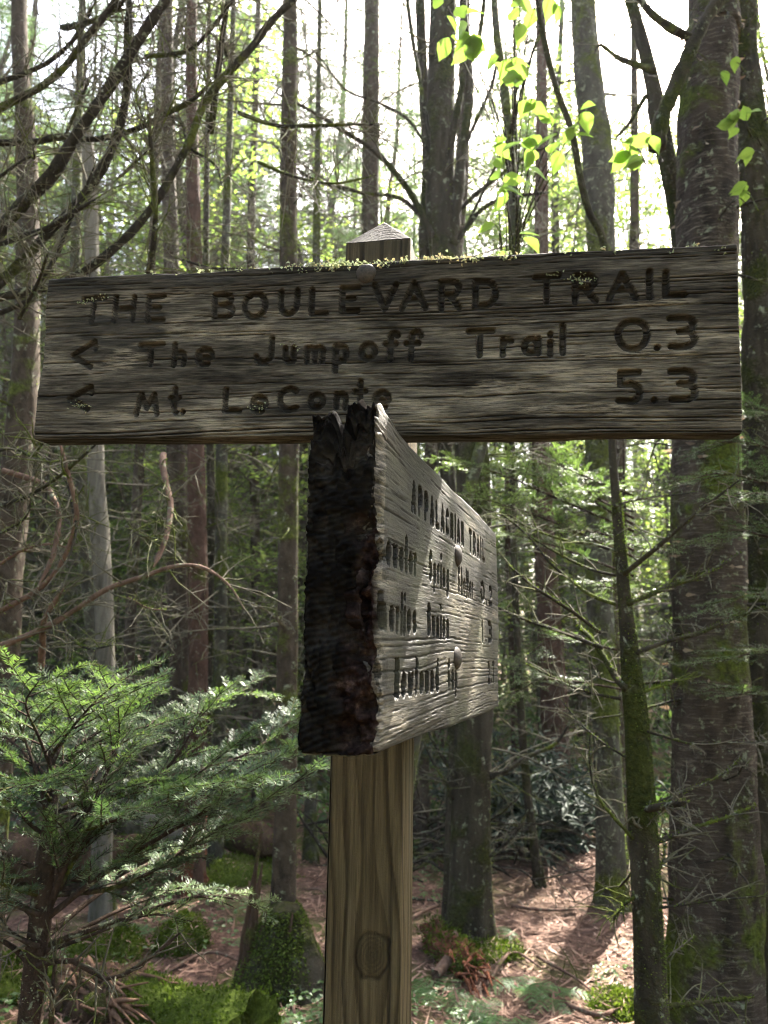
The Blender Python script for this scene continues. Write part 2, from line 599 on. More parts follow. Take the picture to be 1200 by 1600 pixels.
_m = NT('forest_floor')
_v = _m.coord((1, 1, 1))
_a = _m.attr('tint')
_n1 = _m.noise(_v, 26, 7, .7)
_n2 = _m.noise(_v, 150, 4, .7)
_n3 = _m.noise(_v, 1.1, 5, .6)
_c = _m.ramp(_n1, [(.28, (.035, .02, .014)), (.5, (.13, .075, .055)), (.72, (.30, .18, .135))])
_c = _m.mix(.6, _c, _m.ramp(_n2, [(.3, .35), (.7, 1.35)]), 'MULTIPLY')
_mc = _m.ramp(_n2, [(.3, (.025, .04, .006)), (.7, (.12, .15, .03))])
_mk = _m.math('MULTIPLY', _m.ramp(_m.math('ADD', _m.math('MULTIPLY', _n3, .8), _m.math('MULTIPLY', _n1, .25)), [(.50, 0.0), (.60, 1.0)]), _a)
_c = _m.mix(_mk, _c, _mc)
M['floor'] = _m.done(_m.bsdf(_c, .9, _m.bump(_m.math('ADD', _n1, _m.math('MULTIPLY', _n2, .5)), .9, .03), .2))


# ------------------------------------------------------------------ ground
def axis_pts(near0, near1, step, far, k):
    a = list(np.arange(near0, near1 + 1e-6, step))
    lo, hi, s = [near0], [near1], step
    while hi[-1] < far:
        s *= k
        hi.append(hi[-1] + s)
    s = step
    while lo[-1] > -far:
        s *= k
        lo.append(lo[-1] - s)
    return np.array(sorted(set(np.round(a + lo + hi, 5))))


xs = axis_pts(-3.5, 3.5, .03, 105, 1.18)
ys = axis_pts(2.2, 8.5, .03, 105, 1.18)
X, Y = np.meshgrid(xs, ys)
Z = gh(X.ravel(), Y.ravel())
b = Buf()
nx, ny = len(xs), len(ys)
i = np.arange(ny - 1)[:, None] * nx
j = np.arange(nx - 1)[None]
pathm = np.exp(-((X.ravel() - 1.05 - 0.03 * (Y.ravel() - 4)) / 0.62) ** 2) * sstep(9, 7, Y.ravel()) * sstep(3.5, 4.2, Y.ravel())
b.add(np.c_[X.ravel(), Y.ravel(), Z], np.stack([i + j, i + j + 1, i + nx + j + 1, i + nx + j], -1).reshape(-1, 4), None, 1 - .9 * pathm)
ground = link('ground', b.mesh('ground', M['floor'], True))
ground['kind'] = 'structure'
# the misty air of the wood: one closed box of thin even haze
hz = Buf()
hv = np.array([[x, y, z] for x in (-150, 150) for y in (-150, 150) for z in (-2.5, 26.0)])
hz.add(hv, [(0, 1, 3, 2), (4, 6, 7, 5), (0, 4, 5, 1), (2, 3, 7, 6), (0, 2, 6, 4), (1, 5, 7, 3)])
_m = NT('haze')
_v = _m.n('ShaderNodeVolumePrincipled')
_v.inputs['Color'].default_value = (.95, .97, 1, 1)
_v.inputs['Density'].default_value = HAZE
_v.inputs['Anisotropy'].default_value = .3
_m.t.links.new(_v.outputs[0], _m.out.inputs['Volume'])
haze = link('haze', hz.mesh('haze', _m.m))
haze['kind'] = 'stuff'
# ------------------------------------------------------------------ the signpost
def arc(cx, cy, rx, ry, a0, a1, n=14):
    t = np.radians(np.linspace(a0, a1, n))
    return [(cx + rx * math.cos(x), cy + ry * math.sin(x)) for x in t]


GL = {
    'T': [[(0, 1), (1, 1)], [(.5, 1), (.5, 0)]],
    'H': [[(.08, 1), (.08, 0)], [(.92, 1), (.92, 0)], [(.08, .5), (.92, .5)]],
    'E': [[(1, 1), (.1, 1), (.1, 0), (1, 0)], [(.1, .52), (.8, .52)]],
    'B': [[(.08, 0), (.08, 1), (.55, 1)] + arc(.55, .77, .35, .23, 90, -90) + [(.08, .54)], [(.55, .54)] + arc(.58, .27, .40, .27, 90, -90) + [(.08, 0)]],
    'O': [arc(.5, .5, .5, .5, 0, 360, 28)],
    '0': [arc(.5, .5, .5, .5, 0, 360, 28)],
    'U': [[(.06, 1), (.06, .4)] + arc(.5, .4, .44, .4, 180, 360) + [(.94, 1)]],
    'L': [[(.08, 1), (.08, 0), (1, 0)]],
    'V': [[(0, 1), (.5, 0), (1, 1)]],
    'A': [[(0, 0), (.5, 1), (1, 0)], [(.2, .36), (.8, .36)]],
    'R': [[(.06, 0), (.06, 1), (.6, 1)] + arc(.6, .75, .36, .25, 90, -90) + [(.06, .5)], [(.5, .5), (1, 0)]],
    'D': [[(.06, 0), (.06, 1), (.45, 1)] + arc(.45, .5, .53, .5, 90, -90) + [(.06, 0)]],
    'I': [[(.5, 1), (.5, 0)]],
    'P': [[(.08, 0), (.08, 1), (.6, 1)] + arc(.6, .73, .36, .27, 90, -90) + [(.08, .46)]],
    'C': [arc(.55, .5, .52, .5, 50, 310, 22)],
    'N': [[(.06, 0), (.06, 1), (.94, 0), (.94, 1)]],
    'M': [[(0, 0), (.2, 1), (.5, .3), (.8, 1), (1, 0)]],
    'J': [[(.95, 1), (.95, .35)] + arc(.5, .32, .45, .32, 0, -165)],
    'S': [arc(.5, .75, .45, .25, 40, 270, 14) + arc(.5, .25, .45, .25, 90, -140, 14)],
    'G': [arc(.5, .5, .5, .5, 50, 350, 22) + [(.98, .45), (.6, .45)]],
    'h': [[(.08, 1), (.08, 0)], [(.08, .35)] + arc(.5, .35, .42, .27, 160, 0, 10) + [(.92, 0)]],
    'e': [[(.03, .46), (.97, .46)] + arc(.5, .5, .48, .52, 0, 300, 22)],
    'u': [[(.06, 1), (.06, .4)] + arc(.5, .4, .44, .4, 180, 360) + [(.94, 1), (.94, 0)]],
    'm': [[(.03, 1), (.03, 0)], [(.03, .65)] + arc(.27, .7, .24, .3, 180, 0, 10) + [(.51, 0)], [(.51, .65)] + arc(.74, .7, .24, .3, 180, 0, 10) + [(.98, 0)]],
    'p': [[(.06, 1), (.06, 0)], arc(.5, .68, .44, .32, 0, 360, 20)],
    'o': [arc(.5, .5, .5, .5, 0, 360, 24)],
    'f': [arc(.66, .78, .30, .22, 25, 180, 9) + [(.36, 0)], [(0, .58), (.8, .58)]],
    'r': [[(.08, 1), (.08, 0)], [(.08, .5)] + arc(.6, .5, .5, .48, 170, 55, 10)],
    'a': [arc(.48, .5, .46, .5, 0, 360, 22), [(.96, 1), (.96, 0)]],
    'i': [[(.5, .62), (.5, 0)], [(.5, .98), (.5, 1)]],
    'l': [[(.5, 1), (.5, 0)]],
    't': [[(.5, 1), (.5, .1), (.75, 0)], [(.05, .62), (.95, .62)]],
    'n': [[(.06, 1), (.06, 0)], [(.06, .6)] + arc(.5, .62, .42, .38, 170, 0, 10) + [(.92, 0)]],
    'c': [arc(.55, .5, .5, .5, 50, 310, 18)],
    'w': [[(0, 1), (.25, 0), (.5, .8), (.75, 0), (1, 1)]],
    's': [arc(.5, .75, .45, .25, 40, 270, 10) + arc(.5, .25, .45, .25, 90, -140, 10)],
    'g': [arc(.48, .68, .44, .32, 0, 360, 18), [(.94, 1), (.94, .2)] + arc(.5, .2, .44, .2, 0, -150, 8)],
    'd': [arc(.48, .32, .44, .32, 0, 360, 18), [(.94, 1), (.94, 0)]],
    '.': [[(.5, .45), (.5, .5)]],
    '3': [[(.05, 1), (.6, 1)] + arc(.6, .77, .36, .23, 90, -90) + [(.4, .54)], [(.6, .54)] + arc(.6, .27, .40, .27, 90, -90) + [(.05, .02)]],
    '5': [[(.9, 1), (.1, 1), (.1, .58), (.55, .6)] + arc(.55, .3, .4, .3, 90, -90) + [(.02, .03)]],
    '2': [arc(.5, .7, .45, .3, 160, -35, 12) + [(.05, 0), (1, 0)]],
    '7': [[(0, 1), (1, 1), (.35, 0)]],
    '1': [[(.15, .8), (.5, 1), (.5, 0)]],
    '<': [[(.92, 1), (0, .47), (.85, 0)], [(.92, 1), (1, .70)]],
    '^': [[(.5, 0), (.5, 1)], [(.1, .6), (.5, 1), (.9, .6)]],
}
MAIN = [('T', 55, 96, 46, 88), ('H', 102, 143, 46, 87), ('E', 151, 184, 44, 86), ('B', 248, 285, 44, 84), ('O', 293, 331, 43, 83), ('U', 343, 376, 45, 85), ('L', 385, 415, 45, 85), ('E', 425, 457, 46, 86), ('V', 470, 507, 47, 88), ('A', 507, 546, 46, 88), ('R', 556, 589, 45, 88), ('D', 599, 635, 46, 86), ('T', 675, 712, 47, 89), ('R', 722, 756, 46, 88), ('A', 764, 803, 48, 88), ('I', 811, 820, 49, 88), ('L', 829, 859, 50, 87), ('<', 46, 88, -20, 24), ('T', 147, 188, -19, 17), ('h', 196, 221, -20, 16), ('e', 231, 260, -21, 8), ('J', 312, 344, -20, 20), ('u', 353, 374, -20, 6), ('m', 383, 413, -21, 6), ('p', 421, 445, -34, 7), ('o', 456, 482, -19, 8), ('f', 488, 512, -21, 22), ('f', 514, 542, -21, 23), ('T', 593, 631, -18, 21), ('r', 635, 656, -19, 9), ('a', 662, 688, -18, 9), ('i', 694, 702, -18, 12), ('l', 709, 717, -17, 23), ('0', 774, 816, -16, 27), ('.', 819, 828, -16, -6), ('3', 833, 870, -15, 29), ('<', 47, 88, -80, -40), ('M', 148, 186, -88, -53), ('t', 196, 217, -87, -46), ('.', 214, 225, -86, -77), ('L', 273, 303, -85, -48), ('e', 312, 339, -87, -59), ('C', 349, 383, -85, -49), ('o', 391, 416, -83, -57), ('n', 425, 447, -83, -57), ('t', 449, 472, -83, -41), ('e', 476, 502, -84, -56), ('5', 774, 808, -81, -37), ('.', 815, 823, -80, -72), ('3', 833, 869, -80, -37)]


def line_of(text, x0, x1, yb, h):
    """lay a word out between x0 and x1 (mm): capitals full height, small letters 0.66"""
    wd = {'I': .35, 'l': .3, 'i': .3, '.': .35, 'm': 1.3, 'w': 1.2, 'M': 1.2, 't': .7, 'f': .7, 'r': .75, ' ': .8, '1': .5}
    w = [wd.get(c, 1.0) for c in text]
    gap = .38
    tot = sum(w) + gap * (len(text) - 1)
    k = (x1 - x0) / tot
    out, x = [], x0
    for c, q in zip(text, w):
        a, e = yb, yb + h
        if c in 'euamonrcsw':
            e = yb + .64 * h
        elif c in 'pg':
            a, e = yb - .3 * h, yb + .64 * h
        if c == '.':
            e = yb + .2 * h
        if c != ' ':
            out.append((c, x, x + q * k, a, e))
        x += (q + gap) * k
    return out


ARM = (line_of('APPALACHIAN', 118, 385, 79, 35) + line_of('TRAIL', 420, 548, 78, 35)
       + line_of('Icewater', 6, 140, 15, 36) + line_of('Spring', 192, 292, 15, 36) + line_of('Shelter', 345, 447, 14, 36) + line_of('0.2', 508, 612, 14, 34)
       + line_of('Charlies', 4, 140, -44, 36) + line_of('Bunion', 185, 292, -45, 36) + line_of('1.3', 510, 604, -46, 36)
       + line_of('^', 8, 30, -104, 38) + line_of('Newfound', 64, 238, -105, 37) + line_of('Gap', 284, 338, -105, 36) + line_of('2.7', 562, 626, -108, 35))


def groove(glyphs, u, v, rad, seed):
    """distance in metres from the strokes on the grid u x v"""
    D = np.full((len(u), len(v)), 1.0)
    r = np.random.default_rng(seed)
    for c, x0, x1, y0, y1 in glyphs:
        x0, x1, y0, y1 = [q / 1000 for q in (x0, x1, y0, y1)]
        ins = min(rad * .9, (x1 - x0) * .3)
        for st in GL[c]:
            st = np.array(st) + r.normal(0, .012, (len(st), 2))
            P = np.c_[x0 + ins + st[:, 0] * (x1 - x0 - 2 * ins), y0 + ins + st[:, 1] * (y1 - y0 - 2 * ins)]
            for p, q in zip(P[:-1], P[1:]):
                m = rad * 2.2
                i0, i1 = np.searchsorted(u, [min(p[0], q[0]) - m, max(p[0], q[0]) + m])
                j0, j1 = np.searchsorted(v, [min(p[1], q[1]) - m, max(p[1], q[1]) + m])
                uu, vv = np.meshgrid(u[i0:i1], v[j0:j1], indexing='ij')
                d = q - p
                t = np.clip(((uu - p[0]) * d[0] + (vv - p[1]) * d[1]) / (d @ d + 1e-12), 0, 1)
                e = np.hypot(uu - p[0] - t * d[0], vv - p[1] - t * d[1])
                D[i0:i1, j0:j1] = np.minimum(D[i0:i1, j0:j1], e)
    return D


def grain(p, seed=0, fine=1.0):
    """wood relief at local points (x along the grain): returns depth of the soft wood, cracks, tone"""
    x, y, z = p.T
    # growth lines run the whole length of the plank, bending together; each is split, worn or faint along its way
    zz = z + .009 * vn(np.c_[x * 2.2, y * 8, z * 8], seed) + .0030 * vn(np.c_[x * 7, y * 20, z * 24], seed + 1) + .0007 * vn(np.c_[x * 45, y * 60, z * 160], seed + 12)
    ph = zz * 215 * fine + 1.1 * vn(np.c_[y * 25, zz * 17, y * 0], seed + 13) + .35 * y * 215
    k = np.floor(ph)
    f = ph - k
    own = vn(np.c_[k * 1.7 + .5, x * 3.1, k * 0], seed + 2)
    wear = vn(np.c_[k * 2.3 + .5, x * 16, k * 0 + 7], seed + 3)
    line = np.exp(-((f - .5) / (.13 + .07 * own)) ** 2)
    ring = 1.0 - 2 * np.abs(f - .5) * 2 + .5 * own
    cr = line * np.clip(.55 + .75 * own + .45 * wear, 0, 1.4)
    fib = vn(np.c_[x * 38, y * 400, zz * 800], seed + 4) + .6 * vn(np.c_[x * 90, y * 400, zz * 420], seed + 5)
    mid = vn(np.c_[x * 22, y * 60, zz * 130], seed + 6) * .7 + .5 * vn(np.c_[x * 6, y * 40, zz * 60], seed + 7)
    big = fbm(np.c_[x * 7, y * 9, z * 24], 4, seed + 8)
    return ring, fib, mid, cr, big


def board(xs, ys, zs, rr, seed, carve, kind):
    """a weathered plank: local box [0,W] x [0,T] x [zs], grain along x, front face y = 0. carve = groove distance on the front grid"""
    W, T, z0, z1 = xs[-1], ys[-1], zs[0], zs[-1]
    b = Buf()
    keep = {}

    def face(A, B, fn, flip, tag, extra=None):
        aa, bb = np.meshgrid(A, B, indexing='ij')
        p = fn(aa.ravel(), bb.ravel())
        inn = np.c_[np.clip(p[:, 0], rr, W - rr), np.clip(p[:, 1], rr, T - rr), np.clip(p[:, 2], z0 + rr, z1 - rr)]
        nrm = norm(p - inn)
        q = inn + nrm * rr
        ring, fib, mid, cr, big = grain(p, seed)
        low = sstep(z0 + .45 * (z1 - z0), z0, p[:, 2])
        crk = sstep(.52 - .25 * low, 1.05, cr)
        dep = .0007 * cr * (.6 + .8 * low) + .0003 * fib + .0026 * crk + .0004 * mid
        if kind == 'arm':
            dep = dep * .6
        edge = np.minimum(np.minimum(p[:, 2] - z0, z1 - p[:, 2]), np.minimum(p[:, 0], W - p[:, 0]))
        dep = dep + .004 * np.clip(vn(np.c_[p[:, 0] * 9, p[:, 1] * 30, p[:, 2] * 12], seed + 11), 0, 1) * sstep(.02, 0, edge)
        tone = .56 - .30 * cr * (.6 + .6 * low) + .15 * fib + .26 * mid + .24 * big - .35 * crk
        dirt_shade = .55 * crk
        pale = sstep(.35, 1.0, big * .75 + .6 * mid)
        rot = np.zeros(len(p))
        mv = -nrm * dep[:, None]
        if extra is not None:
            mv, tone, dirt_shade, pale, rot = extra(tag, p, nrm, mv, tone, dirt_shade, pale, rot, aa.shape)
        q = q + mv
        if kind == 'arm':
            q[:, 1] *= 1 + .19 * sstep(.24, 0, q[:, 0])
        n, m = aa.shape
        i = np.arange(n - 1)[:, None] * m
        j = np.arange(m - 1)[None]
        Q = np.stack([i + j, i + m + j, i + m + j + 1, i + j + 1], -1).reshape(-1, 4)
        if flip:
            Q = Q[:, ::-1]
        b.add(q, Q, None, np.clip(tone, 0, 1))
        keep.setdefault('dirt_shade', []).append(np.clip(dirt_shade, 0, 1))
        keep.setdefault('pale', []).append(np.clip(pale, 0, 1))
        keep.setdefault('rot', []).append(np.clip(rot, 0, 1))

    def ex(tag, p, nrm, mv, tone, dirt_shade, pale, rot, shp):
        if tag == 'front':
            d = carve.ravel()
            w = .0041 if kind == 'main' else .0041
            k = np.clip(d / w, 0, 1)
            dep = np.where(k < 1, (1 - k ** 7) * (.0085 if kind == 'main' else .014), 0)
            er = .0012 * vn(np.c_[p[:, 0] * 90, p[:, 1], p[:, 2] * 160], 77)
            dep = np.where(dep > 0, dep + er, 0)
            mv = mv + np.c_[dep * 0, dep, dep * 0]
            dirt_shade = np.maximum(dirt_shade, (.75 if kind == 'main' else 1.0) * sstep(1.15 if kind == 'arm' else 1.0, .85, d / w))  # carved strokes darkened: old stain, and groove shade put into the colour
            if kind == 'main':
                X, Z_ = p[:, 0], p[:, 2]
                wob = .3 * vn(np.c_[X * 14, X * 0, Z_ * 60], 31) + .25 * vn(np.c_[X * 40, X * 0, Z_ * 160], 32)
                st = np.exp(-(((X - .10) / .12) ** 2 + ((Z_ - .040) / .021) ** 2)) + wob
                dirt_shade = np.maximum(dirt_shade, .9 * sstep(.25, .6, st))
                for (cx, cz, sx, sz, am) in ((.06, -.062, .07, .016, .7), (.42, -.006, .09, .012, .5), (.46, .095, .05, .02, .75), (.33, -.085, .06, .012, .5), (.56, .035, .05, .012, .4), (.72, .082, .12, .010, .45), (.25, .10, .16, .008, .5)):
                    st = np.exp(-(((X - cx) / sx) ** 2 + ((Z_ - cz) / sz) ** 2)) + wob
                    dirt_shade = np.maximum(dirt_shade, am * sstep(.3, .75, st))
                for (cx, cz, sx, sz) in ((.75, -.045, .05, .016), (.80, -.018, .07, .009), (.83, .043, .05, .008), (.71, -.085, .09, .012), (.12, -.010, .05, .02), (.30, .026, .10, .010), (.66, -.06, .06, .012)):
                    st = np.exp(-(((X - cx) / sx) ** 2 + ((Z_ - cz) / sz) ** 2)) + wob * 1.3
                    pale = np.maximum(pale, sstep(.45, .8, st))
        if kind == 'main':
            top = sstep(z1 - .028, z1 - .004, p[:, 2] + .004 * vn(p * np.array([9, 20, 0]), 41))
            dirt_shade = np.maximum(dirt_shade, .62 * top)
            pale = pale * (1 - top)
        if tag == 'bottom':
            dirt_shade = np.maximum(dirt_shade, .65)  # underside tinted dark, standing in for its shade
        dirt_shade = np.maximum(dirt_shade, .6 * sstep(z0 + .006, z0 + .001, p[:, 2]))  # bottom rim takes the same painted shade
        if kind == 'arm':
            # the near end has rotted: chunks gone from the end grain, a notch at its top, a hollow along the front edge
            x, y, z = p.T
            hz = (z - z0) / (z1 - z0)
            ch = fbm(np.c_[x * 14, y * 55, z * 45], 4, 51)
            blk = 1.2 * vn(np.c_[x * 10, y * 120, z * 38], 52) + 1.1 * vn(np.c_[x * 60, y * 330, z * 260], 57) + .6 * np.abs(vn(np.c_[x * 20, y * 210, z * 120], 58))
            end = sstep(.05, 0.0, x)
            hollow = np.exp(-((y - .004) / .022) ** 2) * np.exp(-((hz - .47) / .20) ** 2)
            hol2 = np.exp(-((y - .008) / .02) ** 2) * np.exp(-((hz - .10) / .12) ** 2)
            notch = np.exp(-((y - .033) / .0085) ** 2) * sstep(.80, 1.0, hz + .10 * vn(np.c_[y * 160, y * 0, z * 60], 53))
            dx = end * (.002 + .0034 * ch + .0030 * blk + .017 * hollow * (.7 + .8 * ch) + .012 * hol2 * (.6 + .9 * ch))
            dx = dx + sstep(.09, 0, x) * .012 * notch
            er = np.hypot((y + .055) * 1.0, z + .33) / .0052 + .5 * vn(np.c_[y * 60, z * 60, y * 0], 59)
            ring_ = np.abs((er % 1) - .5) * 2
            crk_ = sstep(.60, .95, vn(np.c_[z * 0, np.arctan2(z + .33, y + .055) * 60, er * .12], 60)) + .8 * sstep(.62, .9, vn(np.c_[y * 45, z * 170, x * 0], 61))
            dx = dx + end * (.0011 * ring_ + .006 * crk_)
            if tag == 'end0':
                tone = np.clip(.55 - .35 * ring_ + .25 * blk + .2 * ch - .6 * crk_, 0, 1)
                pale = sstep(.2, .75, np.exp(-((y - .004) / .016) ** 2) * (1 - np.exp(-((hz - .85) / .2) ** 2)) + .35 * ch + .5 * np.exp(-((hz - .12) / .15) ** 2) * (y < .035))
            mv[:, 0] += np.clip(dx, -.002, .06)
            dz = sstep(.12, .0, x) * sstep(.75, 1.0, hz) * (-.011 + .006 * np.clip(ch, 0, 1) + .014 * np.exp(-((y - .029) / .0085) ** 2) * (1 + .9 * blk) + .005 * blk * (x < .03) + .006 * np.exp(-((y - .05) / .01) ** 2))
            mv[:, 2] -= dz
            if tag == 'front':
                mv[:, 1] += sstep(.045, 0, x) * (.007 * np.clip(ch + .2, 0, 1) + .012 * hollow)
            if tag in ('end0', 'top'):
                rot = np.maximum(rot, sstep(.10, .0, x + .02 * ch))
            elif tag == 'front':
                pale = np.where(x < .03, .9, pale)
                rot = np.maximum(rot, sstep(.028, .004, x + .016 * ch) * (.35 + .65 * np.exp(-((hz - .42) / .28) ** 2)))
            if tag == 'front':
                wet = sstep(.25, .6, np.exp(-(((x - .26) / .16) ** 2 + ((z + .075) / .05) ** 2)) + .3 * vn(np.c_[x * 12, y, z * 40], 55))
                dirt_shade = np.maximum(dirt_shade, .30 * wet)
                pale = np.maximum(pale, .8 * sstep(.3, .7, np.exp(-(((x - .45) / .13) ** 2 + ((z + .03) / .05) ** 2)) + .3 * vn(np.c_[x * 20, y, z * 50], 56)))  # pale patch paints the light sheen on the lower far face
        return mv, tone, dirt_shade, pale, rot

    cxs = xs[np.unique(np.r_[np.arange(0, len(xs), 6), len(xs) - 1])]
    czs = zs[np.unique(np.r_[np.arange(0, len(zs), 6), len(zs) - 1])]
    c0 = np.zeros_like
    face(xs, zs, lambda a, c: np.c_[a, c0(a), c], False, 'front', ex)
    face(cxs, czs, lambda a, c: np.c_[a, c0(a) + T, c], True, 'back', ex)
    face(xs, ys, lambda a, c: np.c_[a, c, c0(a) + z1], False, 'top', ex)
    face(xs, ys, lambda a, c: np.c_[a, c, c0(a) + z0], True, 'bottom', ex)
    face(ys, zs, lambda a, c: np.c_[c0(a), a, c], True, 'end0', ex)
    face(ys, zs, lambda a, c: np.c_[c0(a) + W, a, c], False, 'end1', ex)
    return b, {k: np.concatenate(v) for k, v in keep.items()}


from mathutils import Matrix


def place_local(o, parent, org, R):
    o.parent = parent
    o.location = Vector(org) - parent.location
    o.rotation_euler = Matrix([list(r) for r in R]).to_euler()


PW = .0925
PO = np.array([-.0106, .9937, EYE])
PR = rot3(math.radians(-10.78), math.radians(.99), math.radians(-.6))
signpost = thing('signpost', 'weathered wooden trail signpost with two carved boards bolted to a square post', 'signpost',
                 (PO[0] - .027, PO[1], g1(PO[0] - .027, PO[1]) - .05))

# square post with a low pyramid top; the tint is a cut through wood rings round a wandering pith, with one big knot
zb, zt = -1.65, .554
pxs = np.linspace(-PW / 2, PW / 2, 70)
pzs = np.arange(zb, zt + 1e-6, .0022)


def rings(p):
    x, y, z = p.T
    cx = .014 + .020 * vn(np.c_[z * 1.1, z * 0, z * 0], 61)
    cyd = y + .082 - .012 * z + .004 * vn(np.c_[z * 1.3, z * 0 + 3, z * 0], 62)
    kz, kx = -.361, .012
    rk = np.sqrt(((x - kx) / 1.0) ** 2 + ((z - kz) / 1.25) ** 2)
    rk = rk * (1 + .16 * vn(np.c_[np.arctan2(z - kz, x - kx) * 1.3, rk * 20, x * 0], 73) + .10 * vn(np.c_[x * 90, z * 90, x * 0], 74))
    kq = np.exp(-(((x - kx) / .034) ** 2 + ((z - kz) / .075) ** 2))
    xw = kx + (x - kx) * (1 - .80 * kq)
    R = np.abs(xw - cx - .012 * vn(np.c_[z * 2.3, y * 8, x * 0], 75)) + .55 * cyd + .0035 * fbm(np.c_[x * 22, y * 22, z * 3.5], 3, 63) + .004 * vn(np.c_[z * 9, x * 30, y * 30], 76)
    ph = R / .0165
    s = ph - np.floor(ph)
    band = sstep(.45, .86, s) * sstep(1.0, .95, s) * (.6 + .4 * vn(np.c_[np.floor(ph) * 3.7, z * 1.5, x * 0], 71))
    t = .72 - .62 * band
    inner = sstep(.021, .016, rk)
    kr = rk / .0042
    t = np.where(rk < .021, t * (1 - inner) + inner * (.30 + .25 * (np.abs((kr % 1) - .5) * 2) - .12 * sstep(.014, .004, rk)), t)
    t = t - .5 * np.exp(-((rk - .0205) / .0016) ** 2)
    t = t + .12 * vn(np.c_[x * 300, y * 300, z * 6], 64) + .15 * fbm(np.c_[x * 12, y * 12, z * 3], 3, 65)
    return t, rk


b = Buf()
ext = {'dirt_shade': [], 'pale': [], 'rot': []}
rr = .004
for k in range(4):
    aa, cc = np.meshgrid(pxs, pzs, indexing='ij')
    a, c = aa.ravel(), cc.ravel()
    h = PW / 2
    p = [np.c_[a, a * 0 - h, c], np.c_[a * 0 + h, a, c], np.c_[-a, a * 0 + h, c], np.c_[a * 0 - h, -a, c]][k]
    inn = np.c_[np.clip(p[:, 0], -h + rr, h - rr), np.clip(p[:, 1], -h + rr, h - rr), p[:, 2]]
    nr = norm(p - inn)
    t, rk = rings(p)
    chk = sstep(.62, .9, vn(np.c_[p[:, 0] * 150, p[:, 1] * 150, p[:, 2] * 2.2], 66 + k))
    dep = .0005 * (1 - t) + .003 * chk + .0012 * np.exp(-((rk - .0205) / .0015) ** 2) * (k == 0)
    q = inn + nr * rr - nr * dep[:, None]
    n, m = aa.shape
    i = np.arange(n - 1)[:, None] * m
    j = np.arange(m - 1)[None]
    b.add(PO + q @ PR.T, np.stack([i + j, i + m + j, i + m + j + 1, i + j + 1], -1).reshape(-1, 4), None, np.clip(t, 0, 1))
    ext['dirt_shade'].append(np.clip(.55 * chk + .45 * sstep(zt - .04, zt, p[:, 2] + .02 * vn(p * 60, 67)), 0, 1))
    ext['pale'].append(sstep(.1, .6, vn(p * np.array([60, 60, 2.0]), 68)) * (.75 if k == 1 else .12))
    ext['rot'].append(t * 0)
# pyramid top, as a grid
g = np.linspace(-1, 1, 61)
aa, cc = np.meshgrid(g, g, indexing='ij')
r_ = np.maximum(abs(aa), abs(cc))
p = np.c_[(aa * PW / 2 * .985).ravel(), (cc * PW / 2 * .985).ravel(), (zt + .056 * (1 - r_) - .0008).ravel()]
wv = np.sqrt((p[:, 0] - .012) ** 2 + (p[:, 1] + .062) ** 2) / .0058
t = .55 - .45 * sstep(.35, .8, wv - np.floor(wv)) + .15 * vn(p * 300, 69)
p[:, 2] += .0006 * t
n = 61
i = np.arange(n - 1)[:, None] * n
j = np.arange(n - 1)[None]
b.add(PO + p @ PR.T, np.stack([i + j, i + n + j, i + n + j + 1, i + j + 1], -1).reshape(-1, 4), None, np.clip(t, 0, 1))
ext['dirt_shade'].append(np.clip(.62 + .25 * vn(p * 90, 70), 0, 1))
ext['pale'].append(np.clip(.1 + .3 * vn(p * 40, 72), 0, 1))
ext['rot'].append(np.zeros(len(p)))
pm = Buf()
pm.v, pm.q, pm.t, pm.a, pm.n = [(np.concatenate(b.v) - PO) @ PR], b.q, b.t, b.a, b.n
post = link('post', pm.mesh('post', M['post'], True, (0, 0, 0), {k: np.concatenate(v) for k, v in ext.items()}))
place_local(post, signpost, PO, PR)

# the long board
BW, BH, BT = .917, .235, .042
MO = np.array([-.030726, .90195, 1.874438])
MR = rot3(-.17611447, .04093873, .04075832)
bx = np.arange(0, BW + 1e-6, .00118)
bx[-1] = BW
bz = np.arange(-BH / 2, BH / 2 + 1e-6, .00112)
by = np.linspace(0, BT, 22)
D = groove(MAIN, bx, bz, .0045, 3)
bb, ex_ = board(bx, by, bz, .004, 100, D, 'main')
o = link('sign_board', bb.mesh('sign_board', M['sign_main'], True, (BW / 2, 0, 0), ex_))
o['label'] = 'long dark board carved THE BOULEVARD TRAIL'
place_local(o, signpost, MO, MR)
main_board = o

# the thick board that points at the viewer
AL, AH, AT = .679, .30, .057
AO = np.array([-.00865, .63268, 1.55499])
AR = rot3(1.26313283, .01927552, .00775164)
ax = np.r_[np.arange(0, .10, .0011), np.arange(.10, .35, .0013), np.arange(.35, AL, .0018)]
ax[-1] = AL
az = np.arange(-AH / 2, AH / 2 + 1e-6, .0013)
ay = np.linspace(0, AT, 50)
D = groove(ARM, ax, az, .0045, 4)
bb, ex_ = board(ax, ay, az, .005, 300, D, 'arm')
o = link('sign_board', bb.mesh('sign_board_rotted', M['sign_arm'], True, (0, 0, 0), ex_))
o['label'] = 'thick board with rotted end pointing towards the viewer'
place_local(o, signpost, AO, AR)


